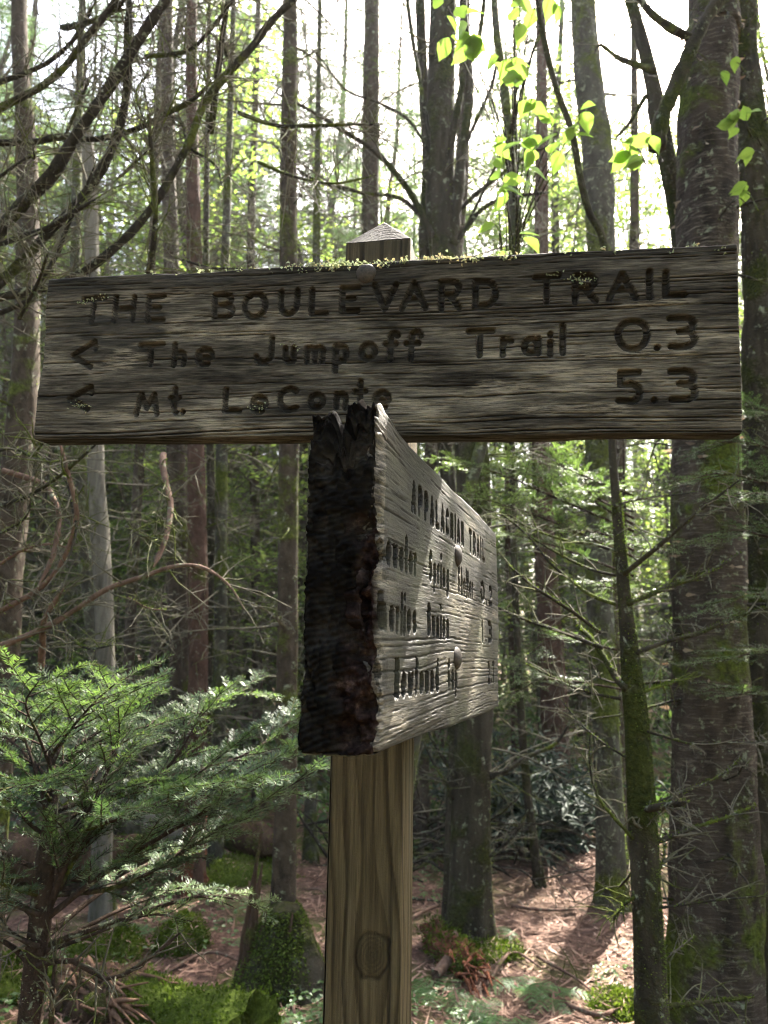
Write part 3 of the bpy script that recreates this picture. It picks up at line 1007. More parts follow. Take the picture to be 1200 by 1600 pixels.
def bolt(u, v, O, R, rad):
    b = Buf()
    c = O + R @ np.array([u, .0015, v])
    rows, sd = 9, 24
    th = np.arange(sd) * 2 * math.pi / sd
    V = []
    for i in range(rows):
        t = i / (rows - 1)
        rr_ = rad * math.cos(t * math.pi / 2) if i else rad
        hh = rad * .58 * math.sin(t * math.pi / 2)
        for a in th:
            w = 1 + .03 * math.sin(3 * a + u * 90) + .02 * math.sin(7 * a)
            V.append(c + R @ np.array([rr_ * w * math.cos(a), -hh, rr_ * w * math.sin(a)]))
    # skirt into the wood
    for a in th:
        V.append(c + R @ np.array([rad * math.cos(a), .006, rad * math.sin(a)]))
    Q = []
    for i in range(rows - 1):
        for j in range(sd):
            Q.append((i * sd + j, i * sd + (j + 1) % sd, (i + 1) * sd + (j + 1) % sd, (i + 1) * sd + j))
    for j in range(sd):
        Q.append((rows * sd + j, rows * sd + (j + 1) % sd, (j + 1) % sd, j))
    b.add(np.array(V), Q)
    return b


part('bolt', bolt(.4625 - BW / 2, .1005, MO, MR, .0135), M['bolt'], signpost, True)
part('bolt', bolt(.340, .063, AO, AR, .0145), M['bolt'], signpost, True)
part('bolt', bolt(.332, -.068, AO, AR, .0145), M['bolt'], signpost, True)

# crusty lichen growing on the top edge and in some letters of the long board
b = Buf()
r = np.random.default_rng(21)


def lichen_tuft(b, u, y, v, n, sp, size, tint):
    n = max(2, n // 2)
    size *= .85
    c = np.c_[u + r.normal(0, sp, n), y + r.normal(0, .004, n), v + np.abs(r.normal(0, size * .35, n)) - .0005]
    pos = MO + (c - [BW / 2, 0, 0]) @ MR.T
    nn = norm(rdir(n, r) + [0, -.3, .8])
    leaves(b, pos, nn, rdir(n, r), size * (.5 + r.random(n)), size * (.5 + .6 * r.random(n)), np.clip(tint + r.normal(0, .25, n), 0, 1), .5)


for (u0, u1, n, tn) in ((.335, .41, 50, .55), (.40, .47, 60, .5), (.475, .55, 55, .6), (.545, .60, 45, .95), (.60, .655, 45, .5), (.15, .34, 14, .4), (.66, .88, 12, .5)):
    for k in range(n):
        e = r.random() < .3
        lichen_tuft(b, u0 + (u1 - u0) * r.random(), (.000 if e else .002 + .02 * r.random()), BH / 2 - (.012 * r.random() if e else .0015), 8, .0022, .0048, tn)
for (u, v, n) in ((.065, .078, 10), (.068, -.072, 14), (.735, .078, 16), (.722, .083, 8), (.325, -.078, 9), (.09, .083, 6), (.365, .004, 5), (.90, .105, 5)):
    for k in range(n):
        lichen_tuft(b, u + r.normal(0, .008), -.0005, v + r.normal(0, .003), 6, .002, .0032, .5)
part('lichen', b, M['lichen'], signpost, stuff=True)
# ------------------------------------------------------------------ trees that stand out in the photograph
def px_path(pts, d, jit=0.0, rng=RNG):
    out = []
    for q in pts:
        dd = q[3] if len(q) > 3 else d
        out.append(at(q[0], q[1], dd))
    return np.array(out)


def px_trunk(pts, d):
    """pts: (px, py, width in px) from the lowest point to the highest -> world path and radii, let down to the ground"""
    P, R = [], []
    for q in pts:
        p = at(q[0], q[1], d)
        v = (800 - q[1]) / F
        k = d / (math.cos(PITCH) - v * math.sin(PITCH))
        P.append(p)
        R.append(q[2] * k / F / 2)
    g = g1(P[0][0], P[0][1])
    if P[0][2] > g + .05:
        s = (P[1] - P[0]) / max(1e-3, P[1][2] - P[0][2])
        s = s * .4 + np.array([0, 0, .6])
        P.insert(0, np.array([*(P[0] - s * (P[0][2] - g + .06))[:2], g - .06]))
        R.insert(0, R[0] * 1.12)
    else:
        P[0][2] = g - .06
    return np.array(P), np.array(R), g


def twiggy(b, P, R, rng, n, L, r0=.003, up=.2, sub=True, a=.5, droop=.3):
    """thin bare twigs along a branch path"""
    for k in range(n):
        t = rng.uniform(.12, 1)
        i = min(len(P) - 2, int(t * (len(P) - 1)))
        p = P[i] + (P[i + 1] - P[i]) * rng.random()
        T = norm(P[i + 1] - P[i])
        d = norm(T * rng.uniform(.2, .9) + rdir(1, rng)[0] * .8 + np.array([0, 0, up]))
        l = L * rng.uniform(.35, 1.2)
        q = grow(p, d, l, 5, droop, .16, rng)
        r = min(r0, R * .6) if np.isscalar(R) else min(r0, R[i] * .6)
        tube(b, q, np.linspace(r, r * .35, 5), 4, a, False)
        if sub:
            for s in range(rng.integers(1, 4)):
                j = rng.integers(1, 4)
                q2 = grow(q[j], norm(q[j] - q[j - 1] + rdir(1, rng)[0] * .8), l * rng.uniform(.25, .5), 4, droop, .15, rng)
                tube(b, q2, np.linspace(r * .55, r * .25, 4), 3, a, False)


def fuzz(b, P, R, n, rng, size=.008, up=.2, spread=1.0, side=None, tint=.5):
    """moss tufts hugging a limb: thin blades standing off the surface"""
    P = np.asarray(P)
    R = np.broadcast_to(np.asarray(R, float), (len(P),))
    i = rng.integers(0, len(P) - 1, n)
    t = rng.random(n)[:, None]
    c = P[i] * (1 - t) + P[i + 1] * t
    T = norm(P[i + 1] - P[i])
    d = rdir(n, rng) + np.array([0, 0, up])
    if side is not None:
        d = d + np.asarray(side)
    d = norm(d - T * (d * T).sum(-1, keepdims=True))
    base = c + d * (R[i] * .93 * spread)[:, None]
    ax = norm(d + rdir(n, rng) * .7)
    needles(b, base, ax, norm(np.cross(ax, T + .01)), size * rng.uniform(.5, 1.5, n), size * rng.uniform(.35, .7, n), np.clip(tint + rng.normal(0, .25, n), 0, 1))


def std_tree(name, label, pts, d, mat, seed, flare=.35, amp=.06, limbs=20, limbL=.45, extend=6.0, twig_mat='twig', moss=0, sides=24, curl=0.0, group=None, mossside=None, zlimb=(.6, 5.0), broken=False, fuzz_z=(0, 9), fs=.012):
    rng = np.random.default_rng(seed)
    P, R, g = px_trunk(pts, d)
    if not broken:
        s = norm(P[-1] - P[-2])
        s = norm(s + np.array([0, 0, 1.0]))
        P = np.vstack([P, P[-1] + s * extend * .5, P[-1] + s * extend])
        R = np.r_[R, R[-1] * .6, .012]
    t = thing(name, label, 'tree', (P[0][0], P[0][1], g), group)
    b = Buf()
    CP, CR = bark(b, P, R, sides, max(.02, R.max() * .28), amp, seed, flare, g, curl=curl)
    part('trunk', b, M[mat], t, True)
    b = Buf()
    z = CP[:, 2]
    ok = np.where((z > g + zlimb[0]) & (z < zlimb[1]))[0]
    for k in range(limbs):
        i = rng.choice(ok)
        az = rng.uniform(0, 6.283)
        dr = np.array([math.cos(az), math.sin(az), rng.uniform(-.25, .25)])
        l = limbL * rng.uniform(.3, 1.3)
        q = grow(CP[i] + dr * CR[i] * .7, dr, l, 7, rng.uniform(-.1, .5), .14, rng)
        r = min(CR[i] * .22, .008) * rng.uniform(.5, 1)
        tube(b, q, np.linspace(r, r * .3, 7), 5, .4)
        twiggy(b, q, r, rng, rng.integers(2, 6), l * .4, r * .5)
    if limbs:
        part('dead_twigs', b, M[twig_mat], t, True, True)
    if moss:
        b = Buf()
        m = (CP[:, 2] > g + fuzz_z[0]) & (CP[:, 2] < g + fuzz_z[1])
        q, rr_ = CP[m], CR[m]
        fl = 1 + flare * .9 * np.exp(-np.clip(q[:, 2] - g, 0, None) / (.9 * R.max() + .06))
        fuzz(b, q, rr_ * fl, int(moss * 1.5), rng, fs, .3, 1.03, mossside, .6)
        part('moss', b, M['moss'], t, stuff=True)
    return t, CP, CR, rng


def limb(t, P, r0, r1, mat, rng, tw=10, L=.18, name='branch', moss=0, sides=8, a=.5, wob=.0):
    """a branch mesh of its own, with its twigs as a sub-part"""
    n = max(8, int(np.linalg.norm(np.diff(P, axis=0), axis=1).sum() / .03))
    P = spline(P, n)
    if wob:
        P = P + np.c_[vn(np.c_[P * 6], 1), vn(np.c_[P * 6], 2), vn(np.c_[P * 6], 3)] * wob
    R = np.linspace(r0, r1, n) * (1 - .75 * sstep(.90, 1.0, np.linspace(0, 1, n))) * (1 + .16 * vn(P * 40, 5) + .1 * vn(P * 14, 6))
    b = Buf()
    tube(b, P, R, sides, a)
    o = part(name, b, M[mat], t, True)
    if tw:
        b = Buf()
        twiggy(b, P, R, rng, tw, L, .0028)
        part('twigs', b, M['twig'], o, False, True)
    if moss:
        b = Buf()
        fuzz(b, P, R, moss, rng, .006, .4, 1.0, (.25, 0, .3), .62)
        part('moss', b, M['moss'], o, False, True)
    return o, P, R


# the large yellow birch on the right
t, CP, CR, rng = std_tree('birch_tree', 'large peeling birch with horizontal curls of bark beyond the right end of the long board',
                          [(1117, 1600, 148), (1115, 1300, 132), (1108, 1000, 112), (1103, 700, 98), (1102, 380, 86), (1104, 200, 84), (1110, 60, 80), (1113, -60, 74)],
                          3.0, 'birch', 11, flare=.25, amp=.08, limbs=26, limbL=.4, extend=7, sides=64, curl=.008, zlimb=(.4, 3.6), twig_mat='limb')
b = Buf()
r = np.random.default_rng(5)
n = 420     # papery curls that peel off sideways
k = r.integers(4, len(CP) - 1, n)
k = k[CP[k][:, 2] > 1.2]
n = len(k)
th = r.uniform(0, 6.283, n)
D = np.stack([np.cos(th), np.sin(th), th * 0], -1)
tg = np.stack([-np.sin(th), np.cos(th), th * 0], -1)
base = CP[k] + D * (CR[k] * 1.0)[:, None]
needles(b, base, norm(tg * r.choice([-1, 1], n)[:, None] + D * .45), np.tile([0, 0, 1.0], (n, 1)), r.uniform(.015, .06, n), r.uniform(.006, .02, n), r.random(n), 1.2)
part('bark_curls', b, leaf_mat('birch_paper', [(0, (.10, .07, .05)), (1, (.36, .30, .23))], (1.2, 1, .8), .3, .7, .2), t, stuff=True)

# trunk left of it, lichened, standing on beyond the path
std_tree('lichened_tree', 'lichen blotched trunk left of the large birch, rising above the word TRAIL',
         [(957, 1412, 46), (947, 1150, 40), (935, 900, 42), (935, 720, 41), (938, 385, 43), (934, 250, 46), (922, 140, 42), (912, 40, 38), (908, -60, 36)],
         4.6, 'lichen_bark', 12, limbs=55, zlimb=(.8, 8), limbL=.75, extend=6, sides=32, moss=2600, mossside=(1.3, .5, 0), fuzz_z=(.2, 4.6), fs=.016)

# crooked forked tree in front of the birch
t, CP, CR, rng = std_tree('crooked_tree', 'crooked mossy stem forking just left of the large birch',
                          [(1100, 1600, 44), (1092, 1100, 38), (1082, 700, 32), (1064, 380, 29), (1046, 270, 28), (1030, 190, 28), (1023, 150, 24), (1008, 80, 20), (988, 10, 18), (978, -60, 16)],
                          3.2, 'mossy', 13, flare=.2, limbs=12, limbL=.3, extend=4, sides=20, moss=1500, mossside=(1.0, .4, .2), fuzz_z=(1.6, 4.2))
limb(t, px_path([(1026, 232, 3.24), (1034, 185, 3.12), (1052, 142, 2.92), (1072, 95, 2.78), (1092, 50, 2.75), (1116, 10, 2.75), (1150, -40, 2.75)], 2.75), .034, .026, 'mossy', rng, 8, .2, moss=120)
limb(t, px_path([(1024, 110), (990, 100), (962, 88), (938, 70), (928, 85)], 3.15), .016, .006, 'limb', rng, 8, .14)
limb(t, px_path([(1022, 160), (1010, 150), (985, 190), (960, 218)], 3.2), .012, .007, 'mossy', rng, 6, .14, moss=90)
limb(t, px_path([(1086, 62), (1050, 45), (1012, 15), (985, -30)], 2.75), .02, .012, 'limb', rng, 6, .2)

# right edge trunk
std_tree('mossy_tree', 'dark ragged mossy trunk at the right edge behind the birch',
         [(1205, 1600, 60), (1188, 1300, 56), (1186, 1000, 52), (1188, 700, 50), (1186, 380, 46), (1178, 240, 46), (1165, 130, 42), (1160, 0, 38), (1158, -60, 36)],
         3.5, 'mossy', 14, flare=.3, limbs=34, limbL=.5, extend=5, moss=1600, amp=.12, sides=32)

# the mossy double tree right of the post
t, CP, CR, rng = std_tree('mossy_tree', 'thick mossy trunk standing on the needle floor right of the post',
                          [(734, 1484, 68), (736, 1300, 62), (740, 1110, 58), (742, 800, 52), (722, 560, 48), (694, 380, 46), (687, 250, 44), (690, 100, 42), (694, -60, 38)],
                          4.1, 'mossy', 15, flare=.35, amp=.05, limbs=44, limbL=.6, extend=6, sides=40, moss=3000, mossside=(.9, .3, 0), zlimb=(.8, 7))
for q, w0, w1 in (([(706, 385), (716, 300), (722, 240), (733, 150), (728, 60), (720, -40)], .034, .02), ([(690, 300), (706, 215), (726, 120), (748, 60), (760, -30)], .026, .012),
                  ([(676, 370), (640, 300), (590, 240), (545, 210), (480, 170), (420, 140)], .022, .007), ([(664, 345), (625, 310), (560, 300), (480, 275), (415, 212)], .014, .005),
                  ([(690, 310), (668, 200), (655, 120), (640, 30), (634, -40)], .016, .01), ([(716, 330), (760, 290), (830, 240), (880, 225)], .014, .007),
                  ([(712, 380), (750, 330), (790, 310), (860, 300)], .016, .008), ([(720, 240), (748, 180), (772, 120), (778, 40)], .014, .007),
                  ([(684, 260), (640, 190), (590, 160), (540, 140), (500, 90), (470, 60)], .010, .004), ([(700, 390), (730, 350), (800, 200), (830, 90), (860, 20)], .010, .006),
                  ([(735, 1210), (780, 1208), (830, 1180), (870, 1160), (900, 1110)], .015, .006), ([(732, 1230), (780, 1212), (810, 1208), (826, 1212)], .008, .004), ([(735, 1340), (770, 1335), (806, 1300), (825, 1265)], .010, .007),
                  ([(712, 1215), (690, 1180), (672, 1150), (668, 1130)], .010, .006), ([(708, 1250), (700, 1230), (676, 1190), (662, 1160)], .008, .005), ([(715, 1225), (670, 1215), (640, 1200)], .006, .004)):
    limb(t, px_path(q, 4.05), w0 * 1.1, w1, 'mossy' if w0 > .02 else 'limb', rng, 12, .3)
std_tree('mossy_tree', 'thin dark stem hugging the left side of the thick mossy trunk by the post',
         [(706, 1445, 30), (710, 1250, 25), (714, 1110, 24), (705, 800, 22), (672, 500, 20), (664, 380, 20), (668, 250, 18), (660, 100, 16), (655, -50, 14)],
         4.25, 'mossy', 16, flare=.3, limbs=18, limbL=.5, extend=4, sides=20, moss=500)

# straight dead spruce left of the post, with its torn mossy foot
t, CP, CR, rng = std_tree('spruce_tree', 'straight slim trunk left of the post rising from a mossy torn stump',
                          [(441, 1450, 42), (445, 1300, 36), (448, 1100, 33), (451, 760, 31), (451, 400, 27), (451, 200, 25), (453, 60, 22), (453, -60, 20)],
                          3.6, 'spruce', 17, flare=.25, amp=.05, limbs=60, limbL=.55, extend=5, sides=28, moss=900, mossside=(1.1, .3, 0), zlimb=(1.0, 6.8))
# the others of the middle distance
MID = [
    ('spruce_tree', 'dim slender trunk rising straight above the post top', [(582, 700, 28), (579, 350, 27), (580, 200, 26), (581, 0, 24), (581, -60, 22)], 6.2, 'spruce', 18, 34, False),
    ('snag', 'pale grey barkless snag with a broken top above the left end of the long board', [(165, 1060, 29), (157, 850, 28), (150, 720, 25), (144, 400, 22), (139, 270, 20), (137, 212, 17)], 4.2, 'snag', 19, 14, True),
    ('spruce_tree', 'dark reddish trunk below the first word of the long board, full of dead twigs', [(309, 1080, 31), (308, 900, 31), (306, 720, 28), (304, 420, 23), (300, 200, 19), (300, 0, 16)], 5.0, 'spruce_red', 20, 46, False),
    ('spruce_tree', 'dark trunk close behind the left of the reddish one', [(281, 1070, 31), (277, 900, 30), (275, 720, 29), (268, 420, 24), (262, 200, 20), (262, 0, 16)], 5.6, 'spruce', 21, 40, False),
    ('spruce_tree', 'thin sunlit edged trunk right of the reddish one, moss along its right side', [(344, 1060, 20), (345, 900, 19), (347, 720, 19), (352, 400, 14), (358, 240, 11), (362, 100, 9)], 5.2, 'lichen_bark', 22, 34, False),
    ('spruce_tree', 'thin leaning trunk between the grey snag and the dark trunks', [(200, 1060, 19), (207, 900, 18), (218, 720, 16), (236, 420, 13), (244, 250, 10), (250, 60, 8)], 6.0, 'spruce', 23, 34, False),
    ('spruce_tree', 'reddish trunk right of the thick board, far side of the needle path', [(872, 1275, 46), (866, 1100, 42), (858, 960, 38), (848, 800, 32), (846, 700, 28), (846, 380, 22), (846, 100, 16)], 7.0, 'spruce_red', 24, 40, False),
    ('spruce_tree', 'slim leaning stem on the needle path in front of the dark rhododendron', [(846, 1410, 18), (836, 1330, 15), (824, 1240, 13), (815, 1130, 12), (808, 1000, 11), (800, 720, 9), (806, 400, 8)], 5.0, 'mossy', 25, 22, False),
    ('spruce_tree', 'dark trunk at the left edge under the arching dead limbs', [(-8, 1100, 62), (8, 900, 54), (24, 760, 46), (40, 560, 40), (44, 380, 34), (40, 200, 28), (30, 0, 22)], 3.6, 'spruce', 26, 40, False),
    ('spruce_tree', 'short sunlit trunk above the mossy mound at lower left', [(160, 1480, 36), (158, 1300, 30), (158, 1100, 26), (128, 800, 20), (118, 400, 16)], 4.6, 'lichen_bark', 27, 24, False),
    ('spruce_tree', 'slim mossy trunk left of the reddish stump in the fir sapling gap', [(332, 1400, 20), (330, 1300, 18), (322, 1100, 16), (330, 800, 13), (322, 420, 10)], 5.4, 'mossy', 28, 24, False),
    ('spruce_tree', 'pale slim trunk in the gap between the slim trunk and the post', [(484, 1370, 22), (485, 1280, 20), (486, 1200, 18), (488, 800, 15), (494, 400, 12), (496, 250, 9)], 5.6, 'lichen_bark', 29, 24, False),
    ('spruce_tree', 'dark twin trunk behind the lichen blotched one at the end of the path', [(972, 1410, 24), (968, 1200, 22), (960, 1000, 20), (968, 720, 18), (990, 380, 14)], 5.2, 'spruce', 30, 26, False),
    ('spruce_tree', 'slender dim trunk seen just above the O of BOULEVARD', [(404, 1200, 18), (398, 800, 15), (392, 400, 13), (396, 250, 11), (402, 60, 9)], 7.5, 'spruce', 31, 30, False),
    ('spruce_tree', 'dark trunk half hidden behind the thick mossy tree, above the V', [(655, 1300, 28), (668, 800, 24), (712, 380, 24), (722, 250, 22), (726, 60, 18)], 5.8, 'spruce', 32, 34, False),
]
for nm, lb, pts, d, mt, sd, nl, brk in MID:
    std_tree(nm, lb, pts, d, mt, sd, limbs=int(nl * 2.1), limbL=.85, extend=5, broken=brk, sides=20, moss=700 if mt in ('lichen_bark', 'mossy') else 200, mossside=(1.2, .4, 0), zlimb=(.9, 8.5), fuzz_z=(0, 4.5))

# mossy sapling in the right foreground with its bare lichened branches
t, CP, CR, rng = std_tree('mossy_sapling', 'slim black trunk crusted with moss and lichen in the right foreground, left of the birch',
                          [(1019, 1600, 49), (1012, 1450, 46), (1003, 1280, 42), (993, 1120, 36), (984, 1030, 29), (976, 940, 20), (969, 860, 17), (961, 760, 13), (957, 700, 12), (952, 540, 12), (944, 385, 12), (920, 330, 11), (906, 275, 11), (893, 205, 10), (868, 135, 9), (850, 60, 9), (838, -20, 8)],
                          2.15, 'mossy', 40, flare=.2, amp=.10, limbs=8, limbL=.12, extend=1.5, sides=28, moss=4600, mossside=(.7, .2, .1), fuzz_z=(.5, 2.0), fs=.007)
sapling = t
RB = [([(980, 944), (1025, 927), (1060, 913), (1095, 904), (1130, 893), (1165, 876), (1215, 850)], 9, 5), ([(990, 1022), (1025, 1009), (1060, 998), (1095, 991), (1130, 977), (1165, 963), (1215, 948)], 8, 5),
      ([(974, 897), (997, 876), (1018, 855), (1053, 820), (1081, 795), (1110, 770)], 8, 3), ([(962, 944), (934, 934), (913, 921), (899, 907), (864, 876), (832, 834), (790, 796)], 6, 3),
      ([(962, 899), (930, 890), (895, 872), (857, 848), (829, 827), (800, 800)], 5, 2), ([(964, 862), (930, 848), (895, 841), (850, 823), (800, 797), (740, 770)], 5, 2),
      ([(937, 988), (906, 970), (885, 960), (850, 942), (815, 925), (770, 893)], 6, 3), ([(941, 1012), (920, 1002), (878, 984), (832, 967), (770, 936)], 6, 3),
      ([(978, 1075), (971, 1060), (958, 1026), (944, 995), (935, 980), (930, 960)], 11, 6), ([(970, 1092), (929, 1084), (891, 1071), (857, 1052), (820, 1034)], 5, 2), ([(1000, 1082), (1037, 1077), (1079, 1071), (1120, 1066)], 6, 3),
      ([(990, 1310), (959, 1277), (936, 1247), (925, 1210), (923, 1172), (926, 1140)], 6, 2), ([(1004, 1266), (1020, 1250), (1038, 1235)], 11, 8), ([(1012, 1322), (1067, 1307), (1116, 1296), (1165, 1287), (1215, 1272)], 7, 3),
      ([(1008, 1262), (1079, 1244), (1135, 1232), (1172, 1225), (1215, 1205)], 5, 2), ([(1022, 1420), (1052, 1416), (1116, 1407), (1215, 1398)], 4, 2), ([(1018, 1513), (1082, 1511), (1135, 1514)], 4, 2), ([(1022, 1576), (1097, 1585), (1215, 1592)], 8, 5),
      ([(1000, 1140), (1022, 1146), (1079, 1161), (1135, 1157), (1215, 1156)], 4, 2), ([(1012, 1385), (1049, 1356), (1064, 1330)], 6, 3), ([(990, 1190), (960, 1170), (930, 1140), (905, 1100)], 4, 2), ([(1000, 1395), (975, 1420), (960, 1450)], 5, 3),
      ([(960, 790), (990, 780), (1022, 772), (1060, 765), (1120, 755)], 4, 2), ([(1008, 1330), (1002, 1390), (1004, 1430)], 4, 3)]
for q, w0, w1 in RB:
    o, P, R = limb(t, px_path(q, 2.13) + np.c_[np.zeros(len(q)), np.linspace(0, 1, len(q)) * rng.uniform(-.25, .25), np.zeros(len(q))], w0 * .00098, w1 * .00098, 'mossy' if w0 > 7 else 'limb', rng, 12, .13, moss=140 if w0 > 4 else 60, sides=7)

# ------------------------------------------------------------------ needled branches
def fir_branch(t, P, r0, seed, L=.016, W=.0019, sub=.16, dens=.035, up=(0, 0, 1), mat='fir', start=.15, wood='fir_bark', sp=.0034, tint=.5, name='branch'):
    """a flat fir spray: branch, side shoots, twiglets, all needled"""
    rng = np.random.default_rng(seed)
    Ln = np.linalg.norm(np.diff(P, axis=0), axis=1).sum()
    n = max(8, int(Ln / .02))
    P = spline(P, n)
    R = np.linspace(r0, .0012, n)
    b = Buf()
    nb = Buf()
    tube(b, P, R, 6, .5)
    T = norm(np.gradient(P, axis=0))
    upv = np.asarray(up, float)
    m = int(Ln / dens)
    for k in range(m):
        t_ = start + (1 - start) * (k + rng.random()) / m
        i = min(n - 2, int(t_ * (n - 1)))
        sg = 1 if k % 2 else -1
        S = norm(np.cross(T[i], upv)) * sg
        l = sub * (.55 + .9 * (1 - t_)) * rng.uniform(.5, 1.15) * min(1, .35 + 2.2 * (t_ - start + .05)) + .02
        d = norm(T[i] * .8 + S * .75 + upv * rng.normal(.06, .10))
        q = grow(P[i], d, l, 6, rng.uniform(-.15, .35), .06, rng)
        tube(b, q, np.linspace(min(.0022, R[i] * .7), .0008, 6), 4, .5, False)
        tn = tint + .28 * t_ - .1 + rng.normal(0, .07)
        needle_path(nb, q[1:], sp, L, W, rng, .95, upv, tn)
        mm = int(l / .032)
        for s in range(mm):
            j = 1 + int((s + rng.random() * .5) / max(1, mm) * 4)
            T2 = norm(q[min(5, j + 1)] - q[j])
            S2 = norm(np.cross(T2, upv)) * (1 if s % 2 else -1)
            l2 = l * rng.uniform(.25, .55) * (1.1 - s / (mm + 1))
            q2 = grow(q[j], norm(T2 * .8 + S2 * .7 + upv * rng.normal(.04, .12)), l2, 4, .1, .06, rng)
            tube(b, q2, np.linspace(.0011, .0006, 4), 3, .5, False)
            needle_path(nb, q2, sp, L * .92, W, rng, .95, upv, tn + .08)
    needle_path(nb, P[int(n * .8):], sp, L, W, rng, .95, upv, tint + .2)
    o = part(name, b, M[wood], t, True)
    part('needles', nb, M[mat], o, False, True)
    return o


# the fir sapling in the left foreground
rng = np.random.default_rng(50)
DF = 1.62
TP = np.array([at(42, 1640, DF), at(52, 1540, DF), at(62, 1440, DF), at(70, 1350, DF), at(80, 1270, DF), at(80, 1180, DF + .04), at(84, 1100, DF + .06)])
g = g1(TP[0][0], TP[0][1])
TP = np.vstack([[TP[0][0] - .02, DF, g - .05], TP])
fir = thing('fir_sapling', 'young fir with flat dark green sprays filling the lower left foreground', 'tree', (TP[0][0], DF, g))
b = Buf()
CP, CR = bark(b, TP, [.030, .025, .024, .023, .021, .013, .007, .003], 20, .012, .09, 50, .2, g)
part('trunk', b, M['fir_bark'], fir, True)
b = Buf()
fuzz(b, CP, CR, 500, rng, .006, .1)
part('moss', b, M['lichen'], fir, stuff=True)
NB = [  # start px (on the trunk), via, tip: photo pixels with depth offset of the tip, radius
    ((66, 1450), (110, 1330), (180, 1175), (185, 1105), -.05, .013), ((70, 1430), (150, 1300), (300, 1215), (400, 1135), .05, .010), ((66, 1440), (190, 1345), (340, 1255), (480, 1150), -.12, .011),
    ((68, 1400), (200, 1380), (350, 1290), (500, 1200), .0, .009), ((74, 1300), (140, 1260), (260, 1200), (330, 1085), .22, .008),
    ((76, 1290), (60, 1220), (30, 1130), (10, 1075), .05, .008), ((74, 1310), (30, 1270), (-40, 1180), (-80, 1120), -.1, .008), ((70, 1360), (20, 1340), (-60, 1290), (-120, 1230), .05, .008),
    ((78, 1260), (110, 1200), (130, 1120), (140, 1070), .3, .007), ((80, 1230), (120, 1170), (200, 1110), (250, 1075), .12, .007), ((80, 1200), (60, 1150), (40, 1100), (60, 1065), -.2, .006),
    ((80, 1180), (110, 1140), (150, 1095), (190, 1060), -.15, .006), 
    ((78, 1250), (60, 1230), (20, 1230), (-20, 1250), -.4, .007), ((68, 1400), (30, 1390), (-30, 1370), (-90, 1350), -.2, .009), ((80, 1210), (150, 1160), (280, 1120), (390, 1075), .35, .007),
    ((78, 1270), (200, 1230), (380, 1180), (470, 1110), .3, .008), ((76, 1280), (130, 1230), (180, 1170), (220, 1130), .5, .007), ((80, 1220), (40, 1180), (-10, 1130), (-50, 1080), .25, .007),
    ((74, 1320), (180, 1280), (330, 1230), (430, 1215), -.28, .009), ((80, 1200), (100, 1150), (110, 1100), (110, 1060), .1, .006)]
for k, (a, v, w, e, dd, r0) in enumerate(NB):
    P = np.array([at(*a, DF), at(*v, DF + dd * .3), at(*w, DF + dd * .7), at(*e, DF + dd)])
    fir_branch(fir, P, r0 * .68, 500 + k, L=.017, W=.0022, tint=.28 + (.22 if e[1] < 1110 else 0), sub=.17, dens=.025)
# sparse lower shoots
for k, (a, v, w, e, dd, r0) in enumerate([((64, 1480), (180, 1440), (320, 1400), (420, 1420), .1, .007), ((60, 1500), (150, 1440), (260, 1395), (330, 1390), .3, .006), ((62, 1490), (120, 1470), (230, 1430), (300, 1440), -.1, .005), ((58, 1520), (20, 1480), (-40, 1450), (-80, 1440), .0, .007),
                                          ((64, 1470), (150, 1400), (230, 1350), (300, 1320), .45, .007), ((66, 1445), (30, 1410), (0, 1395), (-50, 1390), .2, .008)]):
    P = np.array([at(*a, DF), at(*v, DF + dd * .3), at(*w, DF + dd * .7), at(*e, DF + dd)])
    fir_branch(fir, P, r0, 540 + k, tint=.55, sub=.10, dens=.06, start=.45)
for q in ([(58, 1510), (110, 1500), (170, 1530), (230, 1500), (290, 1450)], [(60, 1480), (20, 1460), (0, 1440), (-40, 1420)], [(74, 1330), (120, 1290), (140, 1240), (150, 1200)], [(64, 1430), (0, 1405), (-50, 1395)], [(80, 1600), (84, 1520), (88, 1490)]):
    limb(fir, px_path(q, DF - .03), .006, .0025, 'fir_bark', rng, 14, .12)

# a second young fir beyond the right edge reaching in with flat sprays
fir2 = thing('young_fir', 'young fir reaching in from the right edge with feathery sprays in front of the birch', 'tree', (at(1330, 900, 2.5)[0], 2.5, g1(at(1330, 900, 2.5)[0], 2.5)))
b = Buf()
x0 = at(1330, 900, 2.5)[0]
bark(b, [(x0, 2.5, g1(x0, 2.5) - .05), (x0 + .02, 2.5, 1.2), (x0, 2.5, 2.3), (x0, 2.5, 3.2)], [.04, .034, .022, .006], 16, .03, .08, 51, .2, 0)
part('trunk', b, M['fir_bark'], fir2, True)
for k, (a, v, w, e, d1) in enumerate([((1330, 820), (1240, 770), (1130, 740), (1050, 760), 2.4), ((1330, 760), (1230, 710), (1150, 690), (1090, 700), 2.7), ((1330, 880), (1240, 850), (1150, 830), (1070, 850), 2.5), ((1330, 940), (1250, 930), (1170, 930), (1110, 960), 2.3),
                                      ((1330, 1000), (1260, 1010), (1180, 1020), (1100, 1040), 2.5), ((1330, 860), (1260, 800), (1190, 770), (1140, 790), 2.2), ((1330, 1090), (1260, 1090), (1190, 1080), (1130, 1090), 2.4), ((1330, 700), (1260, 660), (1190, 640), (1150, 650), 2.8)]):
    fir_branch(fir2, np.array([at(*a, 2.5), at(*v, 2.5 * .5 + d1 * .5), at(*w, d1), at(*e, d1 - .1)]), .008, 600 + k, L=.014, W=.0022, sub=.22, dens=.045, sp=.0045, tint=.35)
hem = thing('hemlock_sapling', 'small hemlock with pale shining sprays right of the thick board', 'tree', (at(992, 1000, 3.0)[0], 3.0, g1(at(992, 1000, 3.0)[0], 3.0)))
